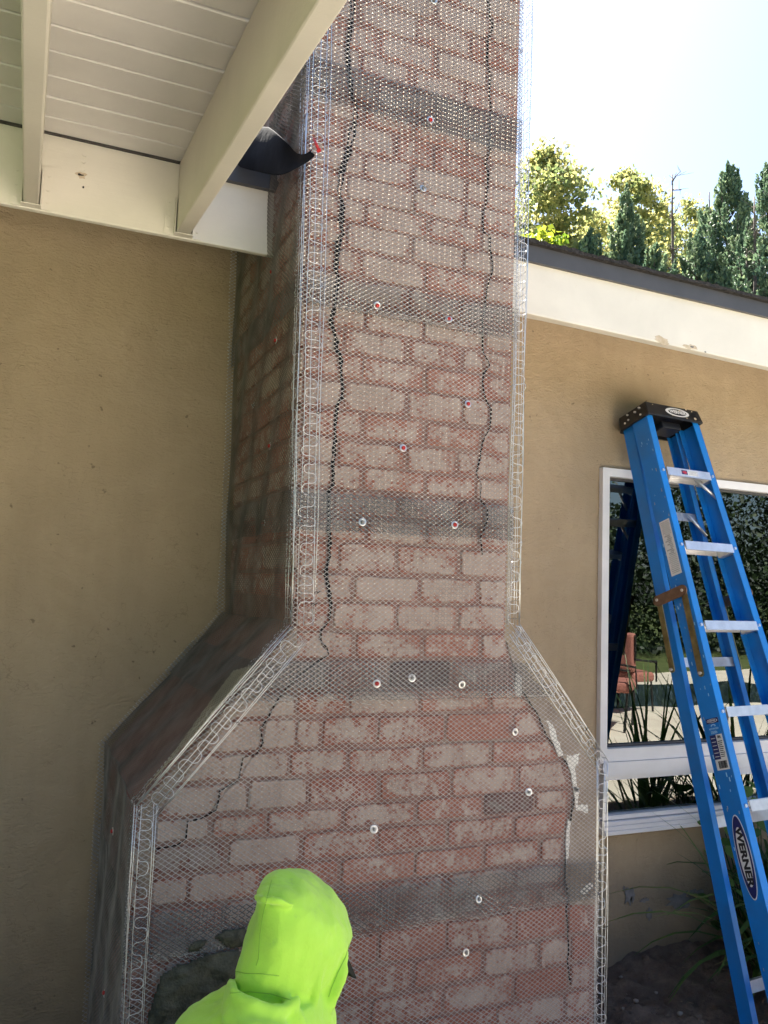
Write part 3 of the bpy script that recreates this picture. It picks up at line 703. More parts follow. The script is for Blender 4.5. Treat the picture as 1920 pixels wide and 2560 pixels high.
# side faces: left and right, stack and base
def side_bricks(xs_fn, sgn, zlo, zhi, face_off):
    k = 0
    for (zt, zb, L) in rows:
        if zb < zlo or zt > zhi: continue
        zm = (zt+zb)/2; X = xs_fn(zm); off = .10 if k % 2 else .0; k += 1
        ys = [FY+.002]+[FY+.10+off+.2*i for i in range(4) if FY+.10+off+.2*i < WY-.04]+[WY-.004]
        for a, b in zip(ys[:-1], ys[1:]):
            q = [(a+.006, zb+.006), (b-.006, zb+.006), (b-.006, zt-.006), (a+.006, zt-.006)]
            if sgn < 0: brick_mesh(q, 'x', X-.007, .010, (rnd(.35, .8), rnd(0, 1), 0, 1))
            else:
                o = brick_mesh(q, 'x', X-.003, .010, (rnd(.35, .8), rnd(0, 1), 0, 1)); o.scale.x = -1
side_bricks(lambda z: interp([TLL, KL], z), -1, KL[1], 3.5, 0)
side_bricks(lambda z: interp([LL, LB], z), -1, .0, LL[1], 0)
# parging on the shoulders: thin irregular slabs over the core
def parge(poly_px, mat, label):
    ring = [FP(x, y) for x, y in poly_px]; R2 = []
    for a, b in zip(ring, ring[1:]+ring[:1]):
        n = max(1, int(np.hypot(*(b-a))/.03))
        for i in range(n): q = a+(b-a)*i/n; R2.append(q)
    me_pts = [(p[0], FY-.002, p[1]) for p in R2]
    mb = MB(); mb.prism(me_pts, (0, .0095, 0)); o = cp(mb, 'parging', mat); o['label'] = label; return o
parge([(741, 1566), (352, 2020), (346, 2240), (376, 2235), (384, 2110), (398, 2022), (440, 1968), (520, 1872), (606, 1770), (655, 1730), (700, 1675), (744, 1640)], M['parge_l'], 'tan mortar skim on the left shoulder')
parge([(1266, 1604), (1492, 1925), (1490, 2262), (1424, 2262), (1420, 2240), (1413, 2200), (1414, 2150), (1421, 2085), (1428, 2040), (1434, 2010), (1437, 1965), (1430, 1930), (1402, 1885), (1367, 1840), (1347, 1790), (1302, 1720), (1284, 1665)], M['parge_r'], 'grey mortar skim on the right shoulder')
for k, (poly) in enumerate([[(1284, 1684), (1306, 1690), (1308, 1735), (1290, 1742), (1280, 1720)], [(1352, 1800), (1376, 1812), (1398, 1850), (1420, 1888), (1402, 1892), (1372, 1850)],
                            [(1402, 1888), (1425, 1890), (1455, 1880), (1450, 1905), (1436, 1920), (1444, 1962), (1456, 1978), (1432, 1976), (1424, 1940), (1408, 1912)],
                            [(1424, 1965), (1442, 1972), (1438, 2010), (1478, 2012), (1480, 2030), (1430, 2026)], [(1418, 2048), (1428, 2052), (1424, 2100), (1420, 2140), (1411, 2158), (1409, 2110)],
                            [(1440, 2222), (1470, 2208), (1490, 2206), (1488, 2218), (1462, 2232), (1442, 2236)]]):
    rr = random.Random(k); ring = []
    for a, b in zip(poly, poly[1:]+poly[:1]):
        for i in range(4): ring.append((a[0]+(b[0]-a[0])*i/4+rr.uniform(-2.5, 2.5), a[1]+(b[1]-a[1])*i/4+rr.uniform(-2.5, 2.5)))
    R3 = [FP(*q) for q in ring]; cm = sum(R3)/len(R3); R3 = [np.array([cm[0]+(q[0]-cm[0])*.62, q[1]]) for q in R3]
    mb = MB(); mb.prism([(p[0], FY-.0035, p[1]) for p in R3], (0, .004, 0)); cp(mb, 'white_filler', M['white_fill'])

# ------------------------------------------------------------------ lath sheets
def clip_mask(poly, P):
    x, y = P[:, 0], P[:, 1]; inside = np.zeros(len(P), bool); n = len(poly)
    for i in range(n):
        x1, y1 = poly[i]; x2, y2 = poly[(i+1) % n]
        c = ((y1 > y) != (y2 > y)) & (x < (x2-x1)*(y-y1)/(y2-y1+1e-12)+x1); inside ^= c
    return inside
LW, LH = .0174, .0120
def lath(poly, org, U, V, Nn, seed, wd=.00095, off=0.0, phase=0.0, rot=0.0, ripple=.002):
    """diamond lath clipped to a polygon given in (u,v); Nn points to the viewer's side. returns verts, faces of strands and of knots"""
    poly = [np.array(p, float) for p in poly]; us = [p[0] for p in poly]; vs_ = [p[1] for p in poly]
    i0, i1 = int(min(us)/LW)-2, int(max(us)/LW)+2; j0, j1 = int(min(vs_)/(LH/2))-2, int(max(vs_)/(LH/2))+2
    J, I = np.meshgrid(np.arange(j0, j1), np.arange(i0, i1), indexing='ij')
    u = (I+.5*(J % 2))*LW+phase; v = J*LH/2
    k = np.stack([u.ravel(), v.ravel()], 1)
    def wob(p, s):
        return np.stack([p[:, 0]+.0022*np.sin(p[:, 1]*7+seed)+.0012*np.sin(p[:, 1]*23+seed*2), p[:, 1]+.0030*np.sin(p[:, 0]*5+seed*1.7)+.0013*np.sin(p[:, 0]*19+seed)], 1)
    ends = []
    for dx in (-1, 1):
        a = k; b = k+np.array([dx*LW/2, LH/2]); ends.append((a, b, dx))
    org, U, V, Nn = [np.array(q, float) for q in (org, U, V, Nn)]
    def to3(p, h):
        q = wob(p, seed); hh = h+ripple*np.sin(q[:, 0]*9+seed*3)*np.sin(q[:, 1]*6+seed)+ripple*.6*np.sin(q[:, 0]*27+q[:, 1]*13+seed)
        return org+q[:, :1]*U+q[:, 1:2]*V+hh[:, None]*Nn+off*Nn
    VV = []; FF = []; base = 0
    for a, b, dx in ends:
        mid = (a+b)/2; mk = clip_mask(poly, mid); a_, b_ = a[mk], b[mk]
        if len(a_) == 0: continue
        d = (b_-a_); L = np.hypot(d[:, 0], d[:, 1])[:, None]; d = d/L; nn = np.stack([-d[:, 1], d[:, 0]], 1)
        # gentle curve of each strand: knot - middle - knot
        m_ = (a_+b_)/2
        segs = [(a_, m_, 0., .0009), (m_, b_, .0009, 0.)]
        for (p, q, h0, h1) in segs:
            n = len(p)
            # triangular strand, one edge towards the viewer
            A1 = to3(p-nn*wd, np.full(n, h0)); A2 = to3(p+nn*wd, np.full(n, h0+.0006)); A3 = to3(p, np.full(n, h0-.0013))
            B1 = to3(q-nn*wd, np.full(n, h1)); B2 = to3(q+nn*wd, np.full(n, h1+.0006)); B3 = to3(q, np.full(n, h1-.0013))
            VV.append(np.stack([A1, A2, A3, B1, B2, B3], 1).reshape(-1, 3))
            ix = base+6*np.arange(n)[:, None]
            FF.append(np.concatenate([ix+np.array([[0, 1, 4, 3]]), ix+np.array([[1, 2, 5, 4]]), ix+np.array([[2, 0, 3, 5]])]))
            base += 6*n
    # knots: short folded plates
    mk = clip_mask(poly, k) & (J.ravel() % 2 == 0); kk = k[mk]; n = len(kk); KV = KF = None
    if n:
        jit = RNG.normal(0, .00025, (n, 2)); kk = kk+jit
        w_, h_ = .0015, .00085
        tl = RNG.normal(0.0, .0005, n)
        P1 = to3(kk+[-w_, -h_], .0012+tl); P2 = to3(kk+[w_, -h_], .0012-tl*.5); P3 = to3(kk+[w_, h_], .0026+tl*.5); P4 = to3(kk+[-w_, h_], .0026-tl)
        P5 = to3(kk, np.full(n, .0029)+tl)
        KV = np.stack([P1, P2, P3, P4, P5], 1).reshape(-1, 3)
        ix = 5*np.arange(n)[:, None]
        KF = np.concatenate([ix+np.array([[0, 1, 4]]), ix+np.array([[1, 2, 4]]), ix+np.array([[2, 3, 4]]), ix+np.array([[3, 0, 4]])])
    return (np.concatenate(VV) if VV else np.zeros((0, 3))), (np.concatenate(FF) if FF else np.zeros((0, 4), int)), KV, KF
def np_mesh(name, chunks):
    """chunks: list of (verts, faces, material index)"""
    me = bpy.data.meshes.new(name); V = []; loops = []; ls_ = []; mi = []; base = 0; lp = 0
    for (v, f, m_) in chunks:
        if v is None or len(v) == 0: continue
        V.append(v); loops.append((f+base).ravel()); n, kx = f.shape; ls_.append(lp+kx*np.arange(n)); lp += n*kx; mi.append(np.full(n, m_)); base += len(v)
    V = np.concatenate(V); loops = np.concatenate(loops); ls_ = np.concatenate(ls_); mi = np.concatenate(mi)
    me.vertices.add(len(V)); me.vertices.foreach_set('co', V.astype(np.float32).ravel())
    me.loops.add(len(loops)); me.loops.foreach_set('vertex_index', loops.astype(np.int32))
    me.polygons.add(len(ls_)); me.polygons.foreach_set('loop_start', ls_.astype(np.int32)); me.polygons.foreach_set('material_index', mi.astype(np.int32))
    me.update(calc_edges=True); me.validate(); return me

def clip_z(poly, lo, hi):
    """Sutherland-Hodgman against z in [lo,hi]"""
    def cl(P, f, cut):
        outp = []
        for a, b in zip(P, P[1:]+P[:1]):
            fa, fb = f(a), f(b)
            if fa >= 0: outp.append(a)
            if (fa >= 0) != (fb >= 0): t = fa/(fa-fb); outp.append(a+(b-a)*t)
        return outp
    P = [np.array(p, float) for p in poly]; P = cl(P, lambda p: p[1]-lo, lo)
    if P: P = cl(P, lambda p: hi-p[1], hi)
    return P
NF = .018              # the lath stands this far off the bricks
LYF = FY-NF
def FPL(px, py): p = PY(px, py, LYF); return np.array([p[0], p[2]])
nTL = FPL(769, 81); nKL = FPL(724, 1562); nLL = FPL(336, 2011); nLB = np.array([FPL(304, 2560)[0], .0])
nTR = FPL(1313, 0); nKR = FPL(1275, 1575); nLR = FPL(1500, 1910); nRB = np.array([FPL(1497, 2560)[0], .0])
LTOP = 3.75
lout = [nLB, nRB, nLR, nKR, extrap(nKR, nTR, LTOP), extrap(nKL, nTL, LTOP), nKL, nLL]
zof = lambda y: PY(1056, y, LYF)[2]
bands = [(3.42, LTOP), (zof(322), 3.5), (zof(808), zof(228)), (zof(1343), zof(732)), (zof(1750), zof(1252)), (zof(2305), zof(1653)), (0.0, zof(2206))]
names = ['topmost wire lath sheet at the upper edge of the chimney stack', 'wire lath sheet round the stack above the first dark overlap band', 'wire lath sheet on the stack between the roof edge bands, beside the black felt flap',
         'wire lath sheet on the middle of the narrow stack', 'short wire lath sheet at the foot of the narrow stack where the shoulders start', 'wire lath sheet spread across both sloping shoulders', 'lowest wire lath sheet behind the crouching worker, partly under wet mortar']
sheets = []
for si, (lo, hi) in enumerate(bands):
    if si == 0: continue
    off = .0 if si % 2 else .0045
    P = clip_z(lout, lo, hi); ch = []
    ph = 0.0 if si % 2 else LW*.5+.001
    zs_ = bands[si-1][0]
    for (Pq, wdq, mq) in ((clip_z(lout, lo, zs_), .00095, 0), (clip_z(lout, zs_, hi), .00115, 3)):
        v, f, kv, kf = lath(Pq, (0, LYF, 0), (1, 0, 0), (0, 0, 1), (0, -1, 0), si*1.3, off=off, phase=ph, wd=wdq)
        ch += [(v, f, mq), (kv, kf, 1)]
    # cut wire ends along the ragged lower edge
    cw = MB(); xs_l = [p[0] for p in P if abs(p[1]-lo) < .01]
    if si < 6 and xs_l:
        x_ = min(xs_l)+.01
        while x_ < max(xs_l)-.01:
            for q_ in range(2 if RNG.random() < .6 else 1):
                zz_ = lo+RNG.normal()*.006+.012*q_; L_ = RNG.uniform(.006, .015); an = RNG.uniform(-.9, .2)
                a_ = np.array([x_+RNG.normal()*.003, LYF-.003-off, zz_]); cw.tube([a_, a_+np.array([cos(an)*L_, -RNG.uniform(0, .005), sin(an)*L_])], .0006, 3, caps=False)
            x_ += RNG.uniform(.005, .016)
        ch.append((np.array(cw.v), np.array(cw.f), 1))
    # left side of the stack / base
    def side(x_of_z, zlo, zhi, XA, XB, sd, outward):
        a = np.array([XA[0], XA[1]]); b = np.array([XB[0], XB[1]]); d = b-a; L = np.hypot(*d); Vv = np.array([d[0]/L, 0, d[1]/L])
        Uv = np.array([0, 1.0, 0]); Nn = np.cross(Vv, Uv)*(1 if outward < 0 else -1)
        if Nn[0]*outward < 0: Nn = -Nn
        # v range for the z band
        t0 = (max(zlo, lo)-a[1])/d[1]*L; t1 = (min(zhi, hi)-a[1])/d[1]*L
        if t1-t0 <= .01: return
        dep = WY-.012-LYF
        pol = [(0, t0), (dep, t0), (dep, t1), (0, t1)]
        v, f, kv, kf = lath(pol, (a[0], LYF, a[1]), Uv, Vv, Nn, sd, off=off*.5, ripple=.005, wd=.00045)
        ch.append((v, f, 2))
        # flap turned onto the house wall
        if outward < 0:
            ww = .022
            O = np.array([a[0]-ww, WY-.014, a[1]])
            pol2 = [(0, t0), (ww, t0), (ww, t1), (0, t1)]
            v, f, kv, kf = lath(pol2, O, (1, 0, 0), Vv, (0, -1, 0), sd+.5, ripple=.004)
            ch.append((v, f, 0)); ch.append((kv, kf, 1))
    tl3 = extrap(nKL, nTL, LTOP)
    side(None, nKL[1], LTOP, nKL, tl3, si+.3, -1)
    side(None, nLL[1], nKL[1], nLL, nKL, si+.4, -1)
    side(None, 0, nLL[1], nLB, nLL, si+.6, -1)
    # narrow return on the right side
    me = np_mesh('lath_sheet', ch); me.materials.append(M['lath']); me.materials.append(M['knot']); me.materials.append(M['lath_shaded']); me.materials.append(M['lath_lap'])
    o = bpy.data.objects.new('wire_lath_sheet', me); COL.objects.link(o)
    tag(o, names[si], 'wire lath', 'wire lath sheets nailed over the chimney'); sheets.append((lo, hi, o))

# a lath offcut, yellow light painted into its colour, lying on the left shoulder slope beside the corner wires
a_ = np.array(nLL); b_ = np.array(nKL); d_ = b_-a_; Ls = np.hypot(*d_); Vs = np.array([d_[0]/Ls, 0, d_[1]/Ls]); Ns = np.cross(Vs, [0, 1, 0]); Ns = Ns if Ns[0] < 0 else -Ns
v, f, kv, kf = lath([(-.012, .02), (-.012, .40), (.105, .37), (.075, .30), (.035, .17)], (a_[0], LYF, a_[1]), (0, 1, 0), Vs, Ns, 9.1, off=.007, ripple=.003, wd=.0012)
me = np_mesh('lath_offcut', [(v, f, 0), (kv, kf, 0)]); M['lath_lit'] = simple('yellow_lit_lath', (.62, .60, .46), .4, metal=.5, var=.1); me.materials.append(M['lath_lit'])
o = bpy.data.objects.new('wire_lath_offcut', me); COL.objects.link(o); tag(o, 'triangular lath offcut coloured as if yellow-lit, on the left shoulder slope beside the corner wires', 'wire lath')

# washers with screws, parts of the lath they hold
def sheet_at(z):
    for lo, hi, o in sheets[::-1]:
        if lo <= z <= hi: return o
    return sheets[0][2]
def fastener(p, nrm, colr, tilt=.25):
    nrm = Vector(nrm); nrm = (nrm+Vector((rnd(-tilt, tilt), rnd(-tilt, tilt)*.3, rnd(-tilt, tilt)))).normalized()
    q = nrm.to_track_quat('Z', 'Y').to_matrix().to_4x4(); T = Matrix.Translation(Vector(p)) @ q
    n = 20; vs = []; fs = []
    prof = [(.0058, .0002), (.0064, .0012), (.0100, .0012), (.0106, .0004), (.0106, -.0010), (.003, -.0010)]
    for (r, h) in prof:
        for k in range(n): vs.append(tuple(T @ Vector((r*cos(2*pi*k/n), r*sin(2*pi*k/n), h))))
    for i in range(len(prof)-1):
        for k in range(n): fs.append((i*n+k, i*n+(k+1) % n, (i+1)*n+(k+1) % n, (i+1)*n+k))
    par = sheet_at(p[2])
    o = mesh_obj('washer', vs, [f[::-1] for f in fs], M['washer'], par, True)
    mb = MB(); rr = .0052 if colr == 'r' else .0042
    pr = [(rr, .0005), (rr, .0042), (rr*.75, .0058), (.0018, .0062), (.0016, .004)]
    vs = []; fs = []
    m_ = 8 if colr == 'r' else 6
    for (r, h) in pr:
        for k in range(m_): vs.append(tuple(T @ Vector((r*cos(2*pi*k/m_), r*sin(2*pi*k/m_), h))))
    for i in range(len(pr)-1):
        for k in range(m_): fs.append((i*m_+k, i*m_+(k+1) % m_, (i+1)*m_+(k+1) % m_, (i+1)*m_+k))
    fs.append(tuple(range((len(pr)-1)*m_, len(pr)*m_)))
    mesh_obj('screw_head', vs, fs, M['redplastic'] if colr == 'r' else M['bolt'], o)
for (x, y, c) in [(1085, 0, 'w'), (1076, 300, 'r'), (1058, 471, 'w'), (943, 764, 'r'), (1122, 798, 'r'), (1170, 1010, 'r'), (1008, 1120, 'r'), (906, 1305, 'w'), (1137, 1312, 'r'), (942, 1709, 'r'), (1155, 1712, 'w'), (1030, 1695, 'w'), (1288, 1830, 'w'), (1322, 1980, 'w'), (935, 2073, 'w'), (1197, 2248, 'w'), (1165, 2382, 'w')]:
    fastener(PY(x, y, LYF-.005), (0, -1, 0), c)
for (x, y, c, X) in [(680, 680, 'r', .584), (690, 851, 'r', .586), (633, 1013, 'w', .588), (675, 1115, 'r', .590), (660, 1307, 'r', .594), (282, 2078, 'r', nLL[0]), (262, 2482, 'r', nLB[0])]:
    p = PXX(x, y, X-.004); fastener(p, (-1, 0, 0), c)

# ------------------------------------------------------------------ corner reinforcement wires
def bead(name_label, A, B, leg, legdir, sidedir, wires=(0, .004, .018, .034, .056, .064), sidew=(.018, .045), seed=0, wr=.0009, amp=None, pitch=.050):
    """straight wires along A->B joined by a waved wire; leg on the front, short leg on the side"""
    A = np.array(A, float); B = np.array(B, float); d = B-A; L = np.linalg.norm(d); d /= L; ld = np.array(legdir, float); sdv = np.array(sidedir, float)
    e = empty('corner_reinforcement', A, name_label, 'corner wire', 'corner reinforcement wires on the chimney edges')
    rr = random.Random(seed)
    def pt(t, a, s=0, h=0): return A+d*t+ld*a+sdv*s+np.array([0, -h, 0])
    n = max(4, int(L/.12))
    def straight(a, s=0, h=0, r=wr):
        ph = rr.uniform(0, 6); mb = MB(); j = rr.uniform(-.0015, .0015)
        mb.tube([pt(L*i/n, a+j+.0016*sin(i*1.3+ph)+.0012*sin(i*.41+ph*2), s, h+.0015*sin(i*.9+ph)) for i in range(n+1)], r, 5); child(mb.build('wire', M['galv'], None, True), e)
    for a in wires: straight(a, 0, .001)
    for s in sidew: straight(0, s, 0, wr*.9)
    # waved wire on the front leg, loops between the straight wires, every crossing proud
    a0, a1 = leg
    def wave(a0, a1, ph, s_mode=False, pt_=pitch, kk=.20):
        mb = MB(); m_ = int(L/pt_*20); P = []
        for i in range(m_+1):
            t = L*i/m_; q = 2*pi*t/pt_+ph; jt = .005*sin(q*.31+ph*3)+.003*sin(q*.113+seed)
            a = (a0+a1)/2+(a1-a0)/2*sin(q)*(1+.16*sin(q*.23+ph)+.10*sin(q*.57+seed))+jt*.4; tt = t-kk*pt_*sin(2*q)*.42+jt
            P.append(pt(tt, 0, a, 0) if s_mode else pt(tt, a, 0, .0022+.0018*cos(q)))
        mb.tube(P, wr*.9, 5); child(mb.build('wave_wire', M['galv'], None, True), e)
    wave(a0, a1, 0)
    wave(.003, sidew[-1]+.004, 1.0, True)
    for k in range(int(L/.33)):
        t = rr.uniform(.03, L-.03); a = rr.choice(wires[1:]); mb = MB()
        P = [pt(t+.003*sin(q), a+.004*cos(q), 0, .003+.003*sin(q*1.0)) for q in np.linspace(0, 5.5, 9)]
        P += [pt(t+.004, a+.010, 0, .006)]
        mb.tube(P, .0008, 4); child(mb.build('tie_wire', M['tie']), e)
    return e
P3 = lambda p, y=LYF-.004: np.array([p[0], y, p[1]])
# diagonals: leg direction perpendicular to the edge, in the front plane, pointing inward
def perp(a, b, sgn):
    d = np.array([b[0]-a[0], b[1]-a[1]]); d /= np.hypot(*d); return np.array([-d[1]*sgn, 0, d[0]*sgn])
up_l0 = extrap(nKL, nTL, 3.7)
bead('tall vertical corner wire strip on the left front edge of the narrow stack', P3(nKL), P3(up_l0), (.018, .056), (1, 0, 0), (0, 1, 0), seed=1)
oTR = FPL(1330, 0); oKR = FPL(1297, 1562); oLR = FPL(1519, 1902); oRB = np.array([FPL(1512, 2560)[0], 0])
up_r0 = extrap(oKR, oTR, 3.7)
bead('tall vertical corner wire strip on the right front edge of the narrow stack', P3(oKR), P3(up_r0), (.004, .036), (-1, 0, 0), (0, 1, 0), wires=(0, .003, .020, .036, .040), sidew=(.02, .05), seed=2)
bead('slanting corner wire strip down the left shoulder', P3(nLL), P3(nKL), (.016, .050), perp(nLL, nKL, -1), perp(nLL, nKL, 1)*.0+np.array([0, 1, 0]), wires=(0, .0035, .007, .022, .040, .055, .060), seed=3)
bead('slanting corner wire strip down the right shoulder', P3(oLR), P3(oKR), (.010, .040), perp(oLR, oKR, 1), (0, 1, 0), wires=(0, .003, .016, .030, .045), seed=4)
bead('vertical corner wire strip on the left edge of the wide base', P3(nLB), P3(nLL), (.012, .040), (1, 0, 0), (0, 1, 0), wires=(0, .003, .014, .042, .046), seed=5)
bead('vertical corner wire strip on the right edge of the wide base', P3(oRB), P3(oLR), (.006, .036), (-1, 0, 0), (0, 1, 0), wires=(0, .004, .016, .036, .040), seed=6)
M['edge_strip'] = simple('grey_strip', (.09, .09, .11), .8)  # narrow dark grey strip behind the right base corner wires
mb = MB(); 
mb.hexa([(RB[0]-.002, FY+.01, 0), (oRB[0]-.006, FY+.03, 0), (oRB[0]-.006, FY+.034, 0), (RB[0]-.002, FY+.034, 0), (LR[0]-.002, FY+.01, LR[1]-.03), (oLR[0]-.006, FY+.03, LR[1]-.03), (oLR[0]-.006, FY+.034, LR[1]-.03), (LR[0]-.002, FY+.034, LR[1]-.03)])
cp(mb, 'base_edge_strip', M['edge_strip'])

# ------------------------------------------------------------------ wet mortar being spread over the lath
def C3(L): return [(180+x/2.023, 2050+y/2.023) for x, y in L]
def mortar_patch(poly, seed, label, yb=LYF-.001, thick=.012):
    ring = [PY(x, y, yb) for x, y in poly]; R2 = []
    rr = random.Random(seed)
    for a, b in zip(ring, ring[1:]+ring[:1]):
        n = max(1, int(np.linalg.norm(b-a)/.012))
        for i in range(n): q = a+(b-a)*i/n; R2.append((q[0]+rr.uniform(-.003, .003), q[2]+rr.uniform(-.003, .003)))
    xs = [q[0] for q in R2]; zs_ = [q[1] for q in R2]; st = .005
    gx = np.arange(min(xs), max(xs), st); gz = np.arange(min(zs_), max(zs_), st)
    GX, GZ = np.meshgrid(gx, gz); pts = np.stack([GX.ravel(), GZ.ravel()], 1); ins = clip_mask([np.array(q) for q in R2], pts).reshape(GX.shape)
    V = []; idx = {}; Fc = []
    dist = np.zeros(GX.shape)
    e = ins.copy(); dd = np.zeros(GX.shape)
    for it in range(6):
        dd += e; e2 = e.copy(); e2[1:] &= e[:-1]; e2[:-1] &= e[1:]; e2[:, 1:] &= e[:, :-1]; e2[:, :-1] &= e[:, 1:]; e = e2
    for j in range(GX.shape[0]):
        for i in range(GX.shape[1]):
            if ins[j, i]:
                x, z = GX[j, i], GZ[j, i]
                h = thick*min(1, dd[j, i]/4)*(.75+.7*mnoise.noise(Vector((x*22, z*34, seed))))+.006*abs(mnoise.noise(Vector((x*25, z*110, seed))))+.002*mnoise.noise(Vector((x*160, z*160, seed)))
                idx[i, j] = len(V); V.append((x, yb-h, z))
    for (i, j) in list(idx):
        if (i+1, j) in idx and (i+1, j+1) in idx and (i, j+1) in idx: Fc.append((idx[i, j], idx[i+1, j], idx[i+1, j+1], idx[i, j+1]))
    o = mesh_obj('mortar_patch', V, Fc, M['wet_mortar'], None, True); md = o.modifiers.new('s', 'SOLIDIFY'); md.thickness = .004; md.offset = 1
    tag(o, label, 'wet mortar', 'fresh mortar spread on the lath'); return o
mortar_patch(C3([(375, 1080), (380, 1010), (400, 930), (415, 850), (440, 790), (500, 735), (600, 700), (700, 665), (830, 640), (900, 700), (1000, 800), (1000, 1150), (1000, 1400), (300, 1400)]), 3, 'large patch of wet dark mortar left of the worker in the yellow hood')
mortar_patch(C3([(575, 650), (620, 605), (700, 590), (735, 560), (800, 545), (900, 535), (930, 640), (800, 650), (740, 600), (690, 615), (640, 660), (590, 672)]), 5, 'narrow ragged smear of wet mortar just above the large patch', thick=.009)

# ------------------------------------------------------------------ felt flap and red plug
def c1p(x, y): return (x/1.8433, y/1.8433)
top = [(1120, 640, 2.26), (1215, 562, 2.18), (1262, 600, 2.04), (1300, 635, 1.945), (1340, 675, 1.93), (1365, 712, 1.92), (1410, 712, 1.915), (1452, 676, 1.90)]
bot = [(1090, 770, 2.26), (1180, 790, 2.18), (1262, 812, 2.04), (1300, 806, 1.945), (1340, 790, 1.93), (1375, 768, 1.92), (1415, 752, 1.915), (1460, 712, 1.895)]
V = []; Fc = []; nr = 6
for i, (a, b) in enumerate(zip(top, bot)):
    pa = PY(*c1p(a[0], a[1]), a[2]); pb = PY(*c1p(b[0], b[1]), b[2])
    for r_ in range(nr+1):
        t = r_/nr; q = pa+(pb-pa)*t; q = q+np.array([-.012*sin(pi*t)*sin(i*1.1+.4), .006*sin(pi*t), .0]); V.append(q)
for i in range(len(top)-1):
    for r_ in range(nr): a = i*(nr+1)+r_; Fc.append((a, a+1, a+nr+2, a+nr+1))
o = mesh_obj('felt_flap', V, Fc, M['paper'], None, True); md = o.modifiers.new('s', 'SOLIDIFY'); md.thickness = .002; md = o.modifiers.new('sub', 'SUBSURF'); md.levels = 1; md.render_levels = 1
tag(o, 'black roofing felt flap curling out between the roof edge and the chimney corner', 'roofing felt')
pa = PY(784, 345, 1.895); pb = PY(797, 376, 1.885)
rp = empty('plastic_wall_plug', pb, 'red plastic wall plug caught at the tip of the black felt', 'wall plug')
mb = MB(); dv = (pb-pa); mb.tube([pa, pa+dv*.5, pb], .0036, 10, taper=[.0026, .0034, .0042]); child(mb.build('sleeve', M['redplastic'], None, True), rp)
mb = MB(); mb.tube([pb-dv*.06, pb+dv*.04], .0062, 10); child(mb.build('collar', M['redplastic']), rp)

# ------------------------------------------------------------------ ladder
LA, LYAW = radians(18.5), radians(5.5)
ax = Vector((cos(LYAW), sin(LYAW), 0)); fr_ = Vector((sin(LYAW), -cos(LYAW), 0))
zv = (Vector((0, 0, 1))*cos(LA)-fr_*sin(LA)).normalized(); yv = zv.cross(ax)
p0 = PY(1606, 1006, 2.545); Hl = 2.34
cap_l = Vector(p0); base = cap_l+ax*.152-zv*Hl
lad = empty('step_ladder', base, 'blue fibreglass step ladder with black cap folded and leaning on the wall by the window', 'ladder')
Rm = Matrix((ax, yv, zv)).transposed()
lad.rotation_euler = Rm.to_euler()
TA = tan(radians(1.75))
hw = lambda z: .147+(2.30-z)*TA            # outer half width
def lp(mb, name, mat, par=None, smooth=False, bev=0):
    o = mb.build(name, mat, par or lad, smooth)
    if bev: bevel(o, bev, 2)
    return o
FD, FLG, TH = .078, .033, .0045           # web depth, flange, thickness
def rail(sx, y0, dep, flg, z0, z1, hwf, splay=0.0):
    """channel rail: web outside, flanges turned inward"""
    prof = [(0, 0), (flg, 0), (flg, TH), (TH, TH), (TH, dep-TH), (flg, dep-TH), (flg, dep), (0, dep)]
    vs = []; n = len(prof)
    for z in (z0, z1):
        for (u, y) in prof: vs.append((sx*(hwf(z)-u), y0+y+splay*(z1-z)/(z1-z0), z))
    fs = [(i, (i+1) % n, n+(i+1) % n, n+i) for i in range(n)]
    fs += [(0, 1, 2, 3), (0, 3, 4, 7), (4, 5, 6, 7)]; fs += [tuple(n+i for i in f)[::-1] for f in ((0, 1, 2, 3), (0, 3, 4, 7), (4, 5, 6, 7))]
    if sx > 0: fs = [f[::-1] for f in fs]
    mb = MB(); mb.add(vs, fs); return lp(mb, 'rail', M['blue'], bev=.0012)
RG = FD+.012
railL = rail(-1, 0, FD, FLG, .0, 2.29, hw); railR = rail(1, 0, FD, FLG, .0, 2.29, hw)
hwr = lambda z: .136+(2.30-z)*TA*.8
rail(-1, RG, .050, .026, .02, 2.285, hwr, .095); rail(1, RG, .050, .026, .02, 2.285, hwr, .095)
for sx in (-1, 1):
    mb = MB(); mb.box((sx*hw(0)-.03, -.006, -.012), (sx*hw(0)+.03, FD+.004, .03)); lp(mb, 'foot', M['blackplastic'], bev=.004)
    mb = MB(); mb.box((sx*hwr(0)-.025, RG+.092, .0), (sx*hwr(0)+.025, RG+.148, .05)); lp(mb, 'foot', M['blackplastic'], bev=.004)
# cap: moulded top with skirt
mb = MB(); c = .152; y0c, y1c = -.012, .156
ring = [(-c, y0c+.0, 0), (c, y0c, 0), (c+.003, y1c-.02, 0), (c-.012, y1c, 0), (-c+.012, y1c, 0), (-c-.003, y1c-.02, 0)]
zt, zb_ = Hl, Hl-.060
topr = [(x*.985, y*.98, zt) for x, y, _ in ring]; botr = [(x*1.03, y if y > 0 else y-.006, zb_) for x, y, _ in ring]
inn = [(x*.95, y*.9+.004, zb_) for x, y, _ in ring]; innt = [(x*.95, y*.9+.004, zb_+.05) for x, y, _ in ring]
n = 6; vs = topr+botr+inn+innt
fs = [tuple(range(n))]+[(i, n+i, n+(i+1) % n, (i+1) % n) for i in range(n)]+[(n+i, 2*n+i, 2*n+(i+1) % n, n+(i+1) % n) for i in range(n)]+[(2*n+i, 3*n+i, 3*n+(i+1) % n, 2*n+(i+1) % n) for i in range(n)]+[tuple(3*n+i for i in range(n))[::-1]]
mb.add(vs, fs); cap = lp(mb, 'cap', M['blackplastic'], bev=.004)
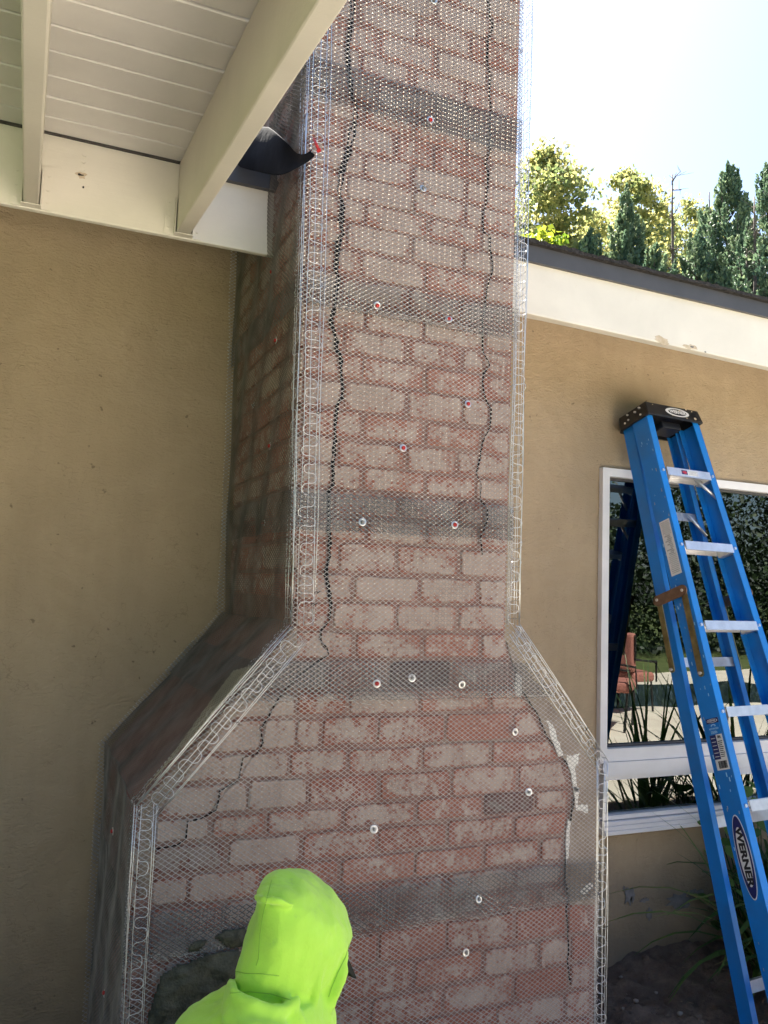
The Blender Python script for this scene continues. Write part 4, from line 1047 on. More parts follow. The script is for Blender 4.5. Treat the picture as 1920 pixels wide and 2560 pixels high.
for (a, b, y_) in ((-.11, -.05, .03), (.045, .115, .03), (-.02, .03, .075)):
    mb = MB(); mb.box((a, y_, Hl+.0005), (b, y_+.03, Hl+.006)); lp(mb, 'cap_ridge', M['blackplastic'], cap, bev=.002)
mb = MB(); mb.box((-.045, .02, Hl-.085), (.06, .09, Hl-.055)); lp(mb, 'cap_bracket', M['blackplastic'], cap, bev=.004)
slope_c = math.atan2(.006+.0, .060)
def on_face(u, v, lift=.0): # front face of the cap
    return (u*1.01, y0c-.0015-.006*(Hl-v)/.06-lift, v)
def ellipse(cu, cv, ru, rv, lift, fn, n=40, th=.0006):
    mb = MB(); r1 = [fn(cu+ru*cos(2*pi*k/n), cv+rv*sin(2*pi*k/n), lift+th) for k in range(n)]
    r0 = [fn(cu+ru*cos(2*pi*k/n), cv+rv*sin(2*pi*k/n), 0) for k in range(n)]
    vs = r0+r1; fs = [tuple(range(n, 2*n))]+[(i, (i+1) % n, n+(i+1) % n, n+i) for i in range(n)]; mb.add(vs, fs); return mb
def text_mesh(s, size, bold=0.0, shear=0):
    cu = bpy.data.curves.new('txt', 'FONT'); cu.body = s; cu.size = size; cu.align_x = 'CENTER'; cu.align_y = 'CENTER'; cu.offset = bold; cu.shear = shear; cu.resolution_u = 3
    cu.fill_mode = 'FRONT'
    to = bpy.data.objects.new('txt', cu); COL.objects.link(to)
    dg = bpy.context.evaluated_depsgraph_get(); dg.update(); me = bpy.data.meshes.new_from_object(to.evaluated_get(dg)); me = me.copy()
    bpy.data.objects.remove(to); bpy.data.curves.remove(cu); return me
def put_text(s, size, fn, lift, mat, par, bold=0.0, sx=1.0, name='lettering', rot=0):
    me = text_mesh(s, size, bold)
    for v in me.vertices:
        x, y = v.co.x*sx, v.co.y
        if rot == -90: x, y = y, -x
        elif rot == 90: x, y = -y, x
        v.co = Vector(fn(x, y, lift))
    me.materials.clear(); me.materials.append(mat); me.update()
    o = bpy.data.objects.new(name, me); COL.objects.link(o); o.parent = par; return o
lg = lp(ellipse(.015, Hl-.030, .066, .020, .0, on_face), 'logo_badge', M['label_w'], cap)
lp(ellipse(.015, Hl-.030, .050, .0145, .0008, on_face), 'logo_field', M['label_black'], cap)
put_text('WERNER', .0215, lambda x, y, l: on_face(.015+x, Hl-.030+y, l), .0022, M['label_w'], cap, bold=.0009, sx=1.05)
# rivets and paint spots on the cap side
for (y_, z_) in ((.02, -.014), (.02, -.045), (.045, -.02), (.085, -.035), (.085, -.012), (.105, -.04)):
    mb = MB(); mb.tube([(-.150, y_, Hl+z_), (-.1595, y_, Hl+z_)], .0042, 8); lp(mb, 'rivet', M['alu'], cap)
for (u, v, r) in ((-.115, Hl-.012, .0025), (.075, Hl-.006, .004), (.11, Hl-.046, .007), (.105, Hl-.012, .003), (.03, Hl-.020, .005), (-.02, Hl-.05, .002), (.06, Hl-.05, .003)):
    lp(ellipse(u, v, r, r*.8, .0012, on_face, 8), 'paint_spot', M['chip_wood'], cap)
# steps
steps = [2.06-.305*k for k in range(7)]
for k, z in enumerate(steps):
    h = hw(z)-FLG*.0-TH-.002; d = FD-.004
    mb = MB(); prof = [(-.006, -.034), (-.006, 0), (d, 0), (d, -.022), (d-.003, -.022), (d-.003, -.003), (-.003, -.003), (-.003, -.034)]
    ins_ = hw(z)-FLG-.001
    vs = [(-ins_, y, z+q) for y, q in prof]+[(ins_, y, z+q) for y, q in prof]; n = len(prof)
    fs = [(i, n+i, n+(i+1) % n, (i+1) % n) for i in range(n)]
    mb.add(vs, fs); st_ = lp(mb, 'step', M['alu'])
    for q0, q1 in ((-h, -ins_), (ins_, h)):
        mb = MB(); mb.box((q0, .008, z-.030), (q1, d-.004, z-.002)); lp(mb, 'step_end', M['alu'], st_)
    for g in range(5):
        mb = MB(); mb.box((-ins_, .006+g*.012, z), (ins_, .009+g*.012, z+.0016)); lp(mb, 'tread_rib', M['alu'], st_)
    for sx in (-1, 1):
        mb = MB(); mb.tube([(sx*(hw(z)-FLG*.5), -.0045, z-.014), (sx*(hw(z)-FLG*.5), .001, z-.014)], .006, 10); lp(mb, 'rivet', M['alu'])
    if k in (0, 3, 5, 6):
        for sx in (-1, 1):
            a = np.array([sx*(ins_-.055), .035, z-.006]); b = np.array([sx*(hw(z-.11)-.006), .012, z-.11])
            mb = MB(); mb.tube([a, b], .0065, 8); lp(mb, 'knee_brace', M['alu'], smooth=True)
# rear bars
for k, z in enumerate((1.93, 1.35, .80, .30)):
    ii = hwr(z)-.006; mb = MB(); q = .095*(2.285-z)/2.27; mb.box((-ii, RG+q+.012, z-.035), (ii, RG+q+.016, z)); mb.box((-ii, RG+q+.016, z-.003), (ii, RG+q+.035, z)); lp(mb, 'rear_bar', M['alu'])
    if k in (0, 3):
        mb = MB(); mb.tube([(ii-.075, RG+.010, z-.018), (hwr(z-.10)-.012, RG+.010, z-.10)], .006, 8); lp(mb, 'knee_brace', M['alu'], smooth=True)
# spreaders folded against the rails
def web(side_z, y, lift): # left web outer face; y across the rail, z along
    return (-(hw(side_z)+.0006+lift), y, side_z)
for sx in (-1, 1):
    zc = 1.570; rq = lambda z: .095*(2.285-z)/2.27
    def wp(y, z, l): 
        xx = hw(z) if y < FD+.002 else hwr(z)
        return (sx*(hw(z)+l), y, z)
    def bar(pts, w_, th, name, mat, n=8, lift=.002):
        (ya, za), (yb2, zb2) = pts; d = np.array([yb2-ya, zb2-za]); L = np.hypot(*d); d /= L; nn = np.array([-d[1], d[0]]); ring = []
        for k in range(n+1): t = pi*k/n+pi/2; ring.append(np.array([ya, za])+(d*cos(t)+nn*sin(t))*w_)
        for k in range(n+1): t = pi*k/n-pi/2; ring.append(np.array([yb2, zb2])+(d*cos(t)+nn*sin(t))*w_)
        r0 = [wp(q[0], q[1], lift) for q in ring]; r1 = [wp(q[0], q[1], lift+th) for q in ring]; N_ = len(ring)
        mb = MB(); mb.add(r0+r1, [tuple(range(N_)), tuple(range(N_, 2*N_))[::-1]]+[(i, (i+1) % N_, N_+(i+1) % N_, N_+i) for i in range(N_)]); return lp(mb, name, mat)
    pl = bar([(.022, zc), (RG+rq(zc)+.026, zc-.004)], .020, .004, 'hinge_plate', M['rust'], lift=.007)
    s1 = bar([(.022, zc-.01), (.032, zc-.30)], .0125, .004, 'spreader_bar', M['gold'], lift=.002)
    s2 = bar([(RG+rq(zc)+.024, zc-.01), (RG+rq(zc-.26)+.024, zc-.26)], .0115, .004, 'spreader_bar', M['gold'], lift=.002)
    for (y_, z_, par) in ((.022, zc, pl), (RG+rq(zc)+.026, zc, pl), (.032, zc-.30, s1), (RG+rq(zc-.26)+.024, zc-.26, s2)):
        mb = MB(); mb.tube([wp(y_, z_, .006), wp(y_, z_, .0145)], .0055, 10); lp(mb, 'rivet', M['alu'], par)
# printed stickers on the left web
def wf(y, z, l): return (-(hw(z)+.0005+l), y, z)
def rect(y0, y1, z0, z1, lift, mat, name, par=railL, slices=1):
    mb = MB(); mb.hexa([wf(y0, z0, -.0003), wf(y1, z0, -.0003), wf(y1, z0, lift), wf(y0, z0, lift), wf(y0, z1, -.0003), wf(y1, z1, -.0003), wf(y1, z1, lift), wf(y0, z1, lift)]); return lp(mb, name, mat, par)
# the viewer looks along +x at this face: y grows to the left, so u = FD - y runs left to right
U_ = lambda u: FD-u
# instruction sticker
r_ = random.Random(4)
st1 = rect(.012, .062, 1.635, 1.85, .0004, M['label_w'], 'sticker')
for k in range(30):
    z = 1.842-k*.0068; 
    if 8 <= k <= 18: 
        a = .016+r_.random()*.01; rect(a, a+.012+.02*r_.random(), z-.0022, z+.0022, .0008, M['label_g'], 'print', st1)
    else: rect(.015+.004*r_.random(), .058-.012*r_.random(), z-.0011, z+.0011, .0008, M['label_g'], 'print', st1)
def wtext(s, size, yc, zc, mat, par, bold=0, rot=0, lift=.0014, sx=1.0):
    return put_text(s, size, lambda x, y, l: wf(yc-x, zc+y, l), lift, mat, par, bold, sx, rot=rot)
# rating sticker
zc = 1.03
st2 = rect(.010, .062, zc-.085, zc+.085, .0004, M['label_w'], 'sticker')
rect(.010, .062, zc+.068, zc+.085, .0007, M['label_navy'], 'print', st2)
lp(ellipse(.036, zc+.0765, .022, .0065, .0009, wf, 24), 'print', M['label_w'], st2); lp(ellipse(.036, zc+.0765, .020, .005, .0012, wf, 24), 'print', M['label_navy'], st2)
wtext('WERNER', .0075, .036, zc+.0765, M['label_w'], st2, .0002, lift=.0026)
rect(.010, .062, zc+.030, zc+.0679, .0007, M['blue'], 'print', st2)
wtext('ADVANCED', .0075, .036, zc+.050, M['label_sky'], st2, .0002)
wtext('250lb', .0125, .038, zc+.038, M['label_sky'], st2, .0003)
lp(ellipse(.036, zc+.060, .010, .005, .0009, wf, 20), 'print', M['label_sky'], st2); lp(ellipse(.036, zc+.058, .007, .004, .0012, wf, 20), 'print', M['blue'], st2)
rect(.036, .062, zc-.050, zc+.0299, .0007, M['label_navy'], 'print', st2)
for k in range(6): rect(.040, .058, zc+.018-k*.012, zc+.020-k*.012, .001, M['label_w'], 'print', st2)
wtext('8ft', .013, .023, zc+.021, M['label_black'], st2, .0004)
for k in range(9): rect(.014+.002*(k % 3), .033, zc+.006-k*.0062, zc+.0085-k*.0062, .001, M['label_black'], 'print', st2)
yy = .016
while yy < .050:
    w_ = r_.choice((.0006, .0012, .0018)); rect(yy, yy+w_, zc-.080, zc-.056, .001, M['label_black'], 'print', st2); yy += w_+r_.choice((.0007, .0012))
# oval name badge
zc = .675; yc = .036; n = 48
lp(ellipse(yc, zc, .0285, .128, .0003, wf, n), 'logo_badge', M['label_w'], railL)
lp(ellipse(yc, zc, .0262, .124, .0007, wf, n), 'logo_field', M['label_navy'], railL)
lp(ellipse(yc, zc, .0195, .090, .0011, wf, n), 'logo_field', M['label_w'], railL)
wtext('WERNER', .033, yc, zc, M['label_black'], railL, .0016, rot=-90, lift=.0019, sx=1.32)
# warning sticker on the top step
mb = MB(); z = steps[0]; mb.box((-.045, -.0068, z-.026), (.050, -.0060, z-.006)); sw = lp(mb, 'sticker', M['label_w'])
mb = MB(); mb.box((-.044, -.0073, z-.025), (-.012, -.0068, z-.007)); lp(mb, 'print', M['label_navy'], sw)
lp(ellipse(-.028, z-.016, .012, .006, .0, lambda u, v, l: (u, -.0074-l, v), 20), 'print', M['label_red'], sw)
for k in range(5): mb = MB(); mb.box((-.006, -.0073, z-.0235+k*.0035), (.046-.01*(k % 2), -.0068, z-.0222+k*.0035)); lp(mb, 'print', M['label_g'], sw)
# scuffs
for k in range(60):
    z = rnd(.2, 2.2); y = rnd(.003, .07); wd_ = rnd(.002, .007)
    rect(y, y+wd_*.5, z-wd_, z+wd_, .0002, M['label_sky'] if k % 3 else M['label_g'], 'scuff')

# ------------------------------------------------------------------ worker
def skin_body(name, joints, edges, mat, parent, lev=2):
    me = bpy.data.meshes.new(name); keys = list(joints); ix = {k: i for i, k in enumerate(keys)}
    me.from_pydata([tuple(joints[k][0]) for k in keys], [(ix[a], ix[b]) for a, b in edges], []); me.update()
    o = bpy.data.objects.new(name, me); COL.objects.link(o)
    md = o.modifiers.new('skin', 'SKIN'); md.use_smooth_shade = True
    if not me.skin_vertices: me.skin_vertices.new()
    for k in keys:
        r = joints[k][1]; me.skin_vertices[0].data[ix[k]].radius = (r, r) if not isinstance(r, tuple) else r
    me.skin_vertices[0].data[0].use_root = True
    sb = o.modifiers.new('sub', 'SUBSURF'); sb.levels = lev; sb.render_levels = lev
    me.materials.append(mat); o.parent = parent; o.matrix_parent_inverse = world_of(parent).inverted(); return o
HY = 1.46
def hpnt(x, y, Y=HY): return PY(x, y, Y)
head_c = hpnt(745, 2365)
person = empty('person', (head_c[0]-.05, 1.35, 0), 'crouching worker in a hooded fluorescent yellow-green top, seen from behind, black cap peak showing', 'person')
hx, hz = head_c[0], head_c[2]
fwd = np.array([.72, .60, -.35]); fwd /= np.linalg.norm(fwd)      # where the face looks: right, to the wall and down
hc = np.array([hx, HY, hz])
sh = hc+np.array([-.03, -.10, -.27])       # between the shoulders
hip = np.array([hx-.10, 1.02, .36]); 
shR = sh+np.array([.17, -.02, -.02]); shL = sh+np.array([-.17, .03, -.02])
J = {'hip': (hip, .13), 'waist': (hip+(sh-hip)*.4, .125), 'chest': (hip+(sh-hip)*.8, .14), 'neck0': (sh+np.array([0, .01, .04]), .06), 'neck': (hc-np.array([0.01, .02, .12]), .052), 'head': (hc+np.array([0, 0, -.01]), .082), 'crown': (hc+np.array([0, -.01, .06]), .078), 'chin': (hc+fwd*.045+np.array([0, 0, -.06]), .05),
     'shR': (shR, .062), 'shL': (shL, .062), 'elR': (shR+np.array([.10, .13, -.22]), .042), 'elL': (shL+np.array([-.08, .10, -.23]), .042), 'wrR': (shR+np.array([.02, .34, -.24]), .027), 'wrL': (shL+np.array([-.02, .32, -.20]), .027),
     'hR': (shR+np.array([.0, .41, -.22]), .030), 'hL': (shL+np.array([-.01, .385, -.17]), .030),
     'knR': (hip+np.array([.22, .38, .02]), .062), 'knL': (hip+np.array([-.16, .40, -.02]), .062), 'anR': (hip+np.array([.20, .10, -.28]), .042), 'anL': (hip+np.array([-.16, .12, -.28]), .042),
     'toR': (hip+np.array([.22, .28, -.32]), .035), 'toL': (hip+np.array([-.17, .30, -.32]), .035)}
Ed = [('hip', 'waist'), ('waist', 'chest'), ('chest', 'neck0'), ('neck0', 'neck'), ('neck', 'head'), ('head', 'crown'), ('head', 'chin'), ('chest', 'shR'), ('chest', 'shL'), ('shR', 'elR'), ('elR', 'wrR'), ('wrR', 'hR'), ('shL', 'elL'), ('elL', 'wrL'), ('wrL', 'hL'),
      ('hip', 'knR'), ('hip', 'knL'), ('knR', 'anR'), ('knL', 'anL'), ('anR', 'toR'), ('anL', 'toL')]
for s_, sg in (('R', 1), ('L', -1)):
    hb = J['h'+s_][0]
    for k in range(4):
        a = hb+np.array([.010*(k-1.5)*1, .03, .006]); b = a+np.array([.004*(k-1.5), .030, -.006]); c_ = b+np.array([0, .018+.004*(k in (1, 2)), -.018])
        J[f'f{s_}{k}a'] = (a, .0095); J[f'f{s_}{k}b'] = (b, .0085); J[f'f{s_}{k}c'] = (c_, .0075)
        Ed += [('h'+s_, f'f{s_}{k}a'), (f'f{s_}{k}a', f'f{s_}{k}b'), (f'f{s_}{k}b', f'f{s_}{k}c')]
    a = hb+np.array([-sg*.028, .0, .0]); b = a+np.array([-sg*.012, .03, .0]); J[f't{s_}a'] = (a, .011); J[f't{s_}b'] = (b, .009); Ed += [('h'+s_, f't{s_}a'), (f't{s_}a', f't{s_}b')]
skin_body('body', J, Ed, M['skin'], person)
# face features on the hidden side
mb = MB()
for q in (-1, 1):
    sidev = np.cross(fwd, [0, 0, 1]); sidev /= np.linalg.norm(sidev)
    e_ = hc+fwd*.088+sidev*q*.030+np.array([0, 0, .0]); mb.tube([e_-fwd*.006, e_+fwd*.004], .011, 10)
child(mb.build('eye', M['label_w'], None, True), person)
mb = MB(); nz = hc+fwd*.092; mb.tube([nz+np.array([0, 0, .01]), nz+fwd*.022+np.array([0, 0, -.03])], .010, 8, taper=[.006, .014]); child(mb.build('nose', M['skin'], None, True), person)
# hooded top: union of shaped volumes fused by a voxel remesh
def ring_loft(mb, rings, n=28):
    """rings: list of (centre, half-width vector, half-depth vector)"""
    vs = []; fs = []
    for (c, a, b) in rings:
        c, a, b = map(lambda q: np.array(q, float), (c, a, b))
        for k in range(n): t = 2*pi*k/n; vs.append(c+a*cos(t)+b*sin(t))
    for i in range(len(rings)-1):
        for k in range(n): fs.append((i*n+k, i*n+(k+1) % n, (i+1)*n+(k+1) % n, (i+1)*n+k))
    fs += [tuple(range(n))[::-1], tuple(range((len(rings)-1)*n, len(rings)*n))]; mb.add(vs, fs)
def orient(mb_name, mb): pass
hood = MB()
# silhouette of the hood measured row by row: y, left x, right x
sil = [(2189, 690, 722, .02), (2196, 672, 752, .045), (2210, 648, 785, .075), (2228, 637, 808, .092), (2250, 640, 833, .105), (2280, 634, 856, .115), (2310, 622, 870, .12), (2352, 607, 883, .12), (2395, 595, 868, .118), (2430, 584, 852, .112), (2455, 590, 842, .106), (2480, 580, 832, .105), (2510, 575, 828, .11)]
rg = []
camr = RT
for (y, xl, xr, dp) in sil:
    a = hpnt(xl, y); b = hpnt(xr, y); c = (a+b)/2; hwv = (b-a)/2; dv = np.array([FW[0], FW[1], 0]); dv = dv/np.linalg.norm(dv)*dp
    # keep both outline points where they are while giving depth
    rg.append((c+dv*.15, hwv*.985, dv))
ring_loft(hood, rg)
# shoulders and back below the hood
def P_(x, y, Y=HY-.03): return hpnt(x, y, Y)
sh2 = [(2470, 600, 815, .10), (2500, 555, 828, .125), (2530, 490, 836, .14), (2560, 440, 842, .15), (2620, 395, 850, .16), (2720, 360, 870, .165), (2850, 380, 875, .16), (3050, 400, 870, .15), (3250, 410, 850, .15)]
rg = []
for (y, xl, xr, dp) in sh2:
    Yb = HY-.03-max(0, y-2560)*.00025
    a = hpnt(xl, y, Yb); b = hpnt(xr, y, Yb); c = (a+b)/2; dv = np.array([FW[0], FW[1], 0]); dv = dv/np.linalg.norm(dv)*dp; rg.append((c, (b-a)/2, dv))
ring_loft(hood, rg)
def limb(a, b, ra, rb): 
    t = b-a; t = t/np.linalg.norm(t); u = np.cross(t, [0.3, .2, 1]); u /= np.linalg.norm(u); v_ = np.cross(t, u)
    ring_loft(hood, [(a-t*.02, u*ra*.7, v_*ra*.7), (a, u*ra, v_*ra), ((a+b)/2, u*(ra+rb)/2*1.05, v_*(ra+rb)/2*1.05), (b, u*rb, v_*rb)], 16)
for s_ in 'RL':
    limb(J['sh'+s_][0], J['el'+s_][0], .085, .064); limb(J['el'+s_][0], J['wr'+s_][0]+np.array([0, .0, 0]), .062, .046)
# fold ridges
def fold(pts, r, Y=HY):
    # pts: photo x, y, how far towards the viewer from the silhouette plane
    P = [hpnt(x, y, Y)-np.array([FW[0], FW[1], 0])*d for x, y, d in pts]; n = len(P); Q = []
    for i in range(n-1):
        for k in range(5): Q.append(P[i]+(P[i+1]-P[i])*k/5)
    Q.append(P[-1]); m_ = len(Q); hood.tube(Q, r, 8, taper=[r*(.35+.65*sin(pi*(i+.5)/m_)) for i in range(m_)])
D = lambda l: [(180+x/2.023, 2050+y/2.023, d) for x, y, d in l]
fold(D([(930, 352, .03), (1000, 322, .075), (1080, 318, .085), (1150, 345, .085)]), .008)
fold(D([(818, 770, .03), (870, 735, .10), (960, 752, .128), (1050, 775, .135), (1120, 770, .13), (1180, 740, .115)]), .014)
fold(D([(812, 800, .03), (860, 815, .12), (960, 818, .155), (1070, 830, .160), (1140, 880, .155), (1170, 930, .15)]), .017)
fold(D([(800, 862, .05), (880, 850, .14), (1000, 858, .175), (1110, 885, .175), (1200, 935, .16), (1280, 1000, .13)]), .015)
fold(D([(1060, 770, .12), (1110, 830, .150), (1170, 890, .145), (1215, 960, .135), (1230, 1020, .13)]), .014)
fold(D([(1100, 730, .10), (1180, 830, .125), (1230, 900, .12)]), .010)
fold(D([(1395, 630, .03), (1370, 730, .05), (1325, 830, .05), (1300, 920, .05)]), .012)
fold(D([(1290, 560, .07), (1270, 700, .085), (1250, 830, .085)]), .007)
fold(D([(860, 905, .155), (900, 950, .18), (930, 1020, .19)]), .014)
fold(D([(760, 930, .12), (800, 980, .15), (820, 1040, .17)]), .010)
fold(D([(1090, 930, .175), (1190, 975, .165), (1290, 1030, .14)]), .012)
fold(D([(980, 905, .18), (1080, 985, .19), (1140, 1060, .19)]), .009)
me = bpy.data.meshes.new('hooded_top'); me.from_pydata([tuple(v) for v in hood.v], [], hood.f); 
bmm = bmesh.new(); bmm.from_mesh(me); bmesh.ops.recalc_face_normals(bmm, faces=bmm.faces); bmm.to_mesh(me); bmm.free()
ht = bpy.data.objects.new('hooded_top', me); COL.objects.link(ht); me.materials.append(M['hivis'])
md = ht.modifiers.new('rm', 'REMESH'); md.mode = 'VOXEL'; md.voxel_size = .0055; md.use_smooth_shade = True
md = ht.modifiers.new('sm', 'SMOOTH'); md.factor = .5; md.iterations = 3
tx = bpy.data.textures.new('cloth_folds', 'CLOUDS'); tx.noise_scale = .05; tx.noise_depth = 2
md = ht.modifiers.new('dp', 'DISPLACE'); md.texture = tx; md.strength = .011; md.mid_level = .5; md.texture_coords = 'LOCAL'
child(ht, person)
mb = MB()
for s_ in 'RL':
    a, b, c_ = J['hip'][0], J['kn'+s_][0], J['an'+s_][0]; mb.tube([a, a+(b-a)*.5, b], .08, 14, taper=[.115, .095, .078]); mb.tube([b, b+(c_-b)*.5, c_], .07, 14, taper=[.076, .068, .056])
mb.tube([J['hip'][0]+np.array([0, -.02, -.08]), J['hip'][0]+np.array([0, 0, .08])], .15, 16)
o = child(mb.build('trousers', M['denim'], None, True), person)
md = o.modifiers.new('rm', 'REMESH'); md.mode = 'VOXEL'; md.voxel_size = .012; md.use_smooth_shade = True
for s_ in 'RL':
    mb = MB(); a, t_ = J['an'+s_][0], J['to'+s_][0]; mb.tube([a+np.array([0, 0, .06]), a+np.array([0, -.01, -.02])], .055, 12); mb.tube([a+np.array([0, -.05, -.035]), t_+np.array([0, .03, -.01])], .045, 12, taper=[.045, .040]); child(mb.build('boot', M['leather'], None, True), person)
# seams surveyed onto the cloth
from mathutils.bvhtree import BVHTree
dg = bpy.context.evaluated_depsgraph_get(); dg.update(); ev = ht.evaluated_get(dg); bt = BVHTree.FromObject(ht, dg)
M['seam'] = simple('seam_thread', (.27, .56, .06), .9)
imx = ht.matrix_world.inverted()
for pts in (C3([(1010, 305), (990, 380), (965, 480), (950, 580), (943, 700), (930, 740)]), C3([(1402, 625), (1385, 690), (1345, 770), (1312, 850), (1296, 900)]), C3([(828, 765), (880, 775), (960, 778), (1060, 790)]), C3([(800, 875), (900, 868), (1010, 880), (1120, 915)])):
    Q = []
    for a, b in zip(pts[:-1], pts[1:]):
        for k in range(8): Q.append((a[0]+(b[0]-a[0])*k/8, a[1]+(b[1]-a[1])*k/8))
    P = []
    for x, y in Q:
        d = Vector(ray(x, y)).normalized(); hit = bt.ray_cast(Vector(CAM), d)
        if hit[0] is not None: P.append(np.array(hit[0])-np.array(d)*.0003)
    if len(P) > 4:
        mb = MB(); mb.tube(P, .0008, 5); child(mb.build('seam', M['seam'], None, True), person)
# black cap peak sticking out of the hood
pk = [(1365, 705), (1392, 690), (1408, 722), (1440, 800), (1432, 803), (1400, 770), (1370, 760), (1345, 770)]
ringp = []
for x, y in pk: ringp.append(hpnt(180+x/2.023, 2050+y/2.023, HY+.04))
V = [np.array(p) for p in ringp]; off = np.array([-.035, .07, .0]); n = len(V); V2 = V+[v+off for v in V]
mb = MB(); mb.add(V2, [tuple(range(n)), tuple(range(n, 2*n))[::-1]]+[(i, (i+1) % n, n+(i+1) % n, n+i) for i in range(n)]); child(mb.build('cap_peak', M['blackcloth']), person)

# ------------------------------------------------------------------ plants
def leaf_mesh(name, quads, tones, mat):
    """quads (n,4,3)"""
    n = len(quads); me = bpy.data.meshes.new(name)
    me.vertices.add(4*n); me.vertices.foreach_set('co', quads.astype(np.float32).ravel()); me.loops.add(4*n); me.loops.foreach_set('vertex_index', np.arange(4*n, dtype=np.int32))
    me.polygons.add(n); me.polygons.foreach_set('loop_start', (4*np.arange(n)).astype(np.int32)); me.update(calc_edges=True)
    at = me.attributes.new('tone', 'FLOAT', 'FACE'); at.data.foreach_set('value', tones.astype(np.float32)); me.materials.append(mat); return me
def rot_quads(c, L, W, rng, updir=None, spread=1.0):
    n = len(c); d = rng.normal(size=(n, 3))
    if updir is not None: d = np.array(updir)*1.0+d*spread
    d /= np.linalg.norm(d, axis=1)[:, None]; e = rng.normal(size=(n, 3)); e -= (e*d).sum(1)[:, None]*d; e /= np.linalg.norm(e, axis=1)[:, None]
    L = L[:, None]; W = W[:, None]; f = np.cross(d, e)
    return np.stack([c-d*L*.5, c+e*W*.5+f*W*.12, c+d*L*.5, c-e*W*.5+f*W*.12], 1)
def trunk_mesh(mb, base, top, r0, r1, rng, n=7, wob=.15):
    P = []; base = np.array(base, float); top = np.array(top, float)
    for i in range(n+1): t = i/n; P.append(base+(top-base)*t+np.array([rng.normal()*wob, rng.normal()*wob, 0])*(t*(1-t))*2)
    mb.tube(P, r0, 7, taper=[r0+(r1-r0)*i/n for i in range(n+1)]); return P
def broad_tree(px, py_top, Y, wpx, label, seed, mat='leaf_yellow', nclump=90, per=110, leaf=.13, hspan=.55, dens=1.0):
    rng = np.random.default_rng(seed); top = PY(px, py_top, Y); H = top[2]; scale = Y/FPX*1.05; R_ = wpx*scale/2
    t = empty('deciduous_tree', (top[0], Y, -.1), label, 'tree', 'trees beyond the roof')
    mb = MB(); P = trunk_mesh(mb, (top[0], Y, -.1), (top[0], Y, H*.8), .22, .06, rng); tips = []
    for k in range(22):
        h = rng.uniform(.30, .85); b = P[int(h*7)]; a = rng.uniform(0, 2*pi); rr = R_*rng.uniform(.5, 1.0)*(1 if h < .7 else .6); e = b+np.array([cos(a)*rr, sin(a)*rr, H*rng.uniform(.08, .2)])
        mid = (b+e)/2+rng.normal(size=3)*.2; mb.tube([b, mid, e], .06, 5, taper=[.07, .045, .02]); tips.append(e)
        for q in range(2):
            e2 = e+rng.normal(size=3)*[.5, .5, .4]; mb.tube([mid, (mid+e2)/2+rng.normal(size=3)*.1, e2], .03, 4, taper=[.035, .02, .01])
    child(mb.build('trunk', M['bark'], None, True), t)
    C = []
    for k in range(nclump):
        u = rng.uniform(-1, 1); a = rng.uniform(0, 2*pi); v_ = rng.uniform(0, 1)**.6
        z = H*(1-hspan)+H*hspan*rng.uniform(0, 1); zz = (z-H*(1-hspan))/(H*hspan); h0 = R_*1.25; prof = sqrt(max(.03, 1-max(0, (z-(H-h0))/h0)**2))*(.8+.3*sin(z*4+seed))
        rr = R_*prof*v_; C.append([top[0]+cos(a)*rr, Y+sin(a)*rr*1.1, z-.1])
    C.append([top[0], Y, H-.45]); C = np.array(C)
    cr = rng.uniform(.14, .34, len(C)); n = per; cc = np.repeat(C, n, 0)+np.clip(rng.normal(size=(len(C)*n, 3)), -1.6, 1.6)*np.repeat(cr, n)[:, None]*[.62, .62, .5]
    m_ = len(cc); q = rot_quads(cc, rng.uniform(.6, 1.3, m_)*leaf, rng.uniform(.5, 1.0, m_)*leaf, rng)
    tone = np.clip(np.repeat(rng.uniform(.15, .95, len(C)), n)+rng.normal(0, .18, m_), 0, 1)
    o = link('crown', leaf_mesh('crown', q, tone, M[mat]), None, None); child(o, t); return t
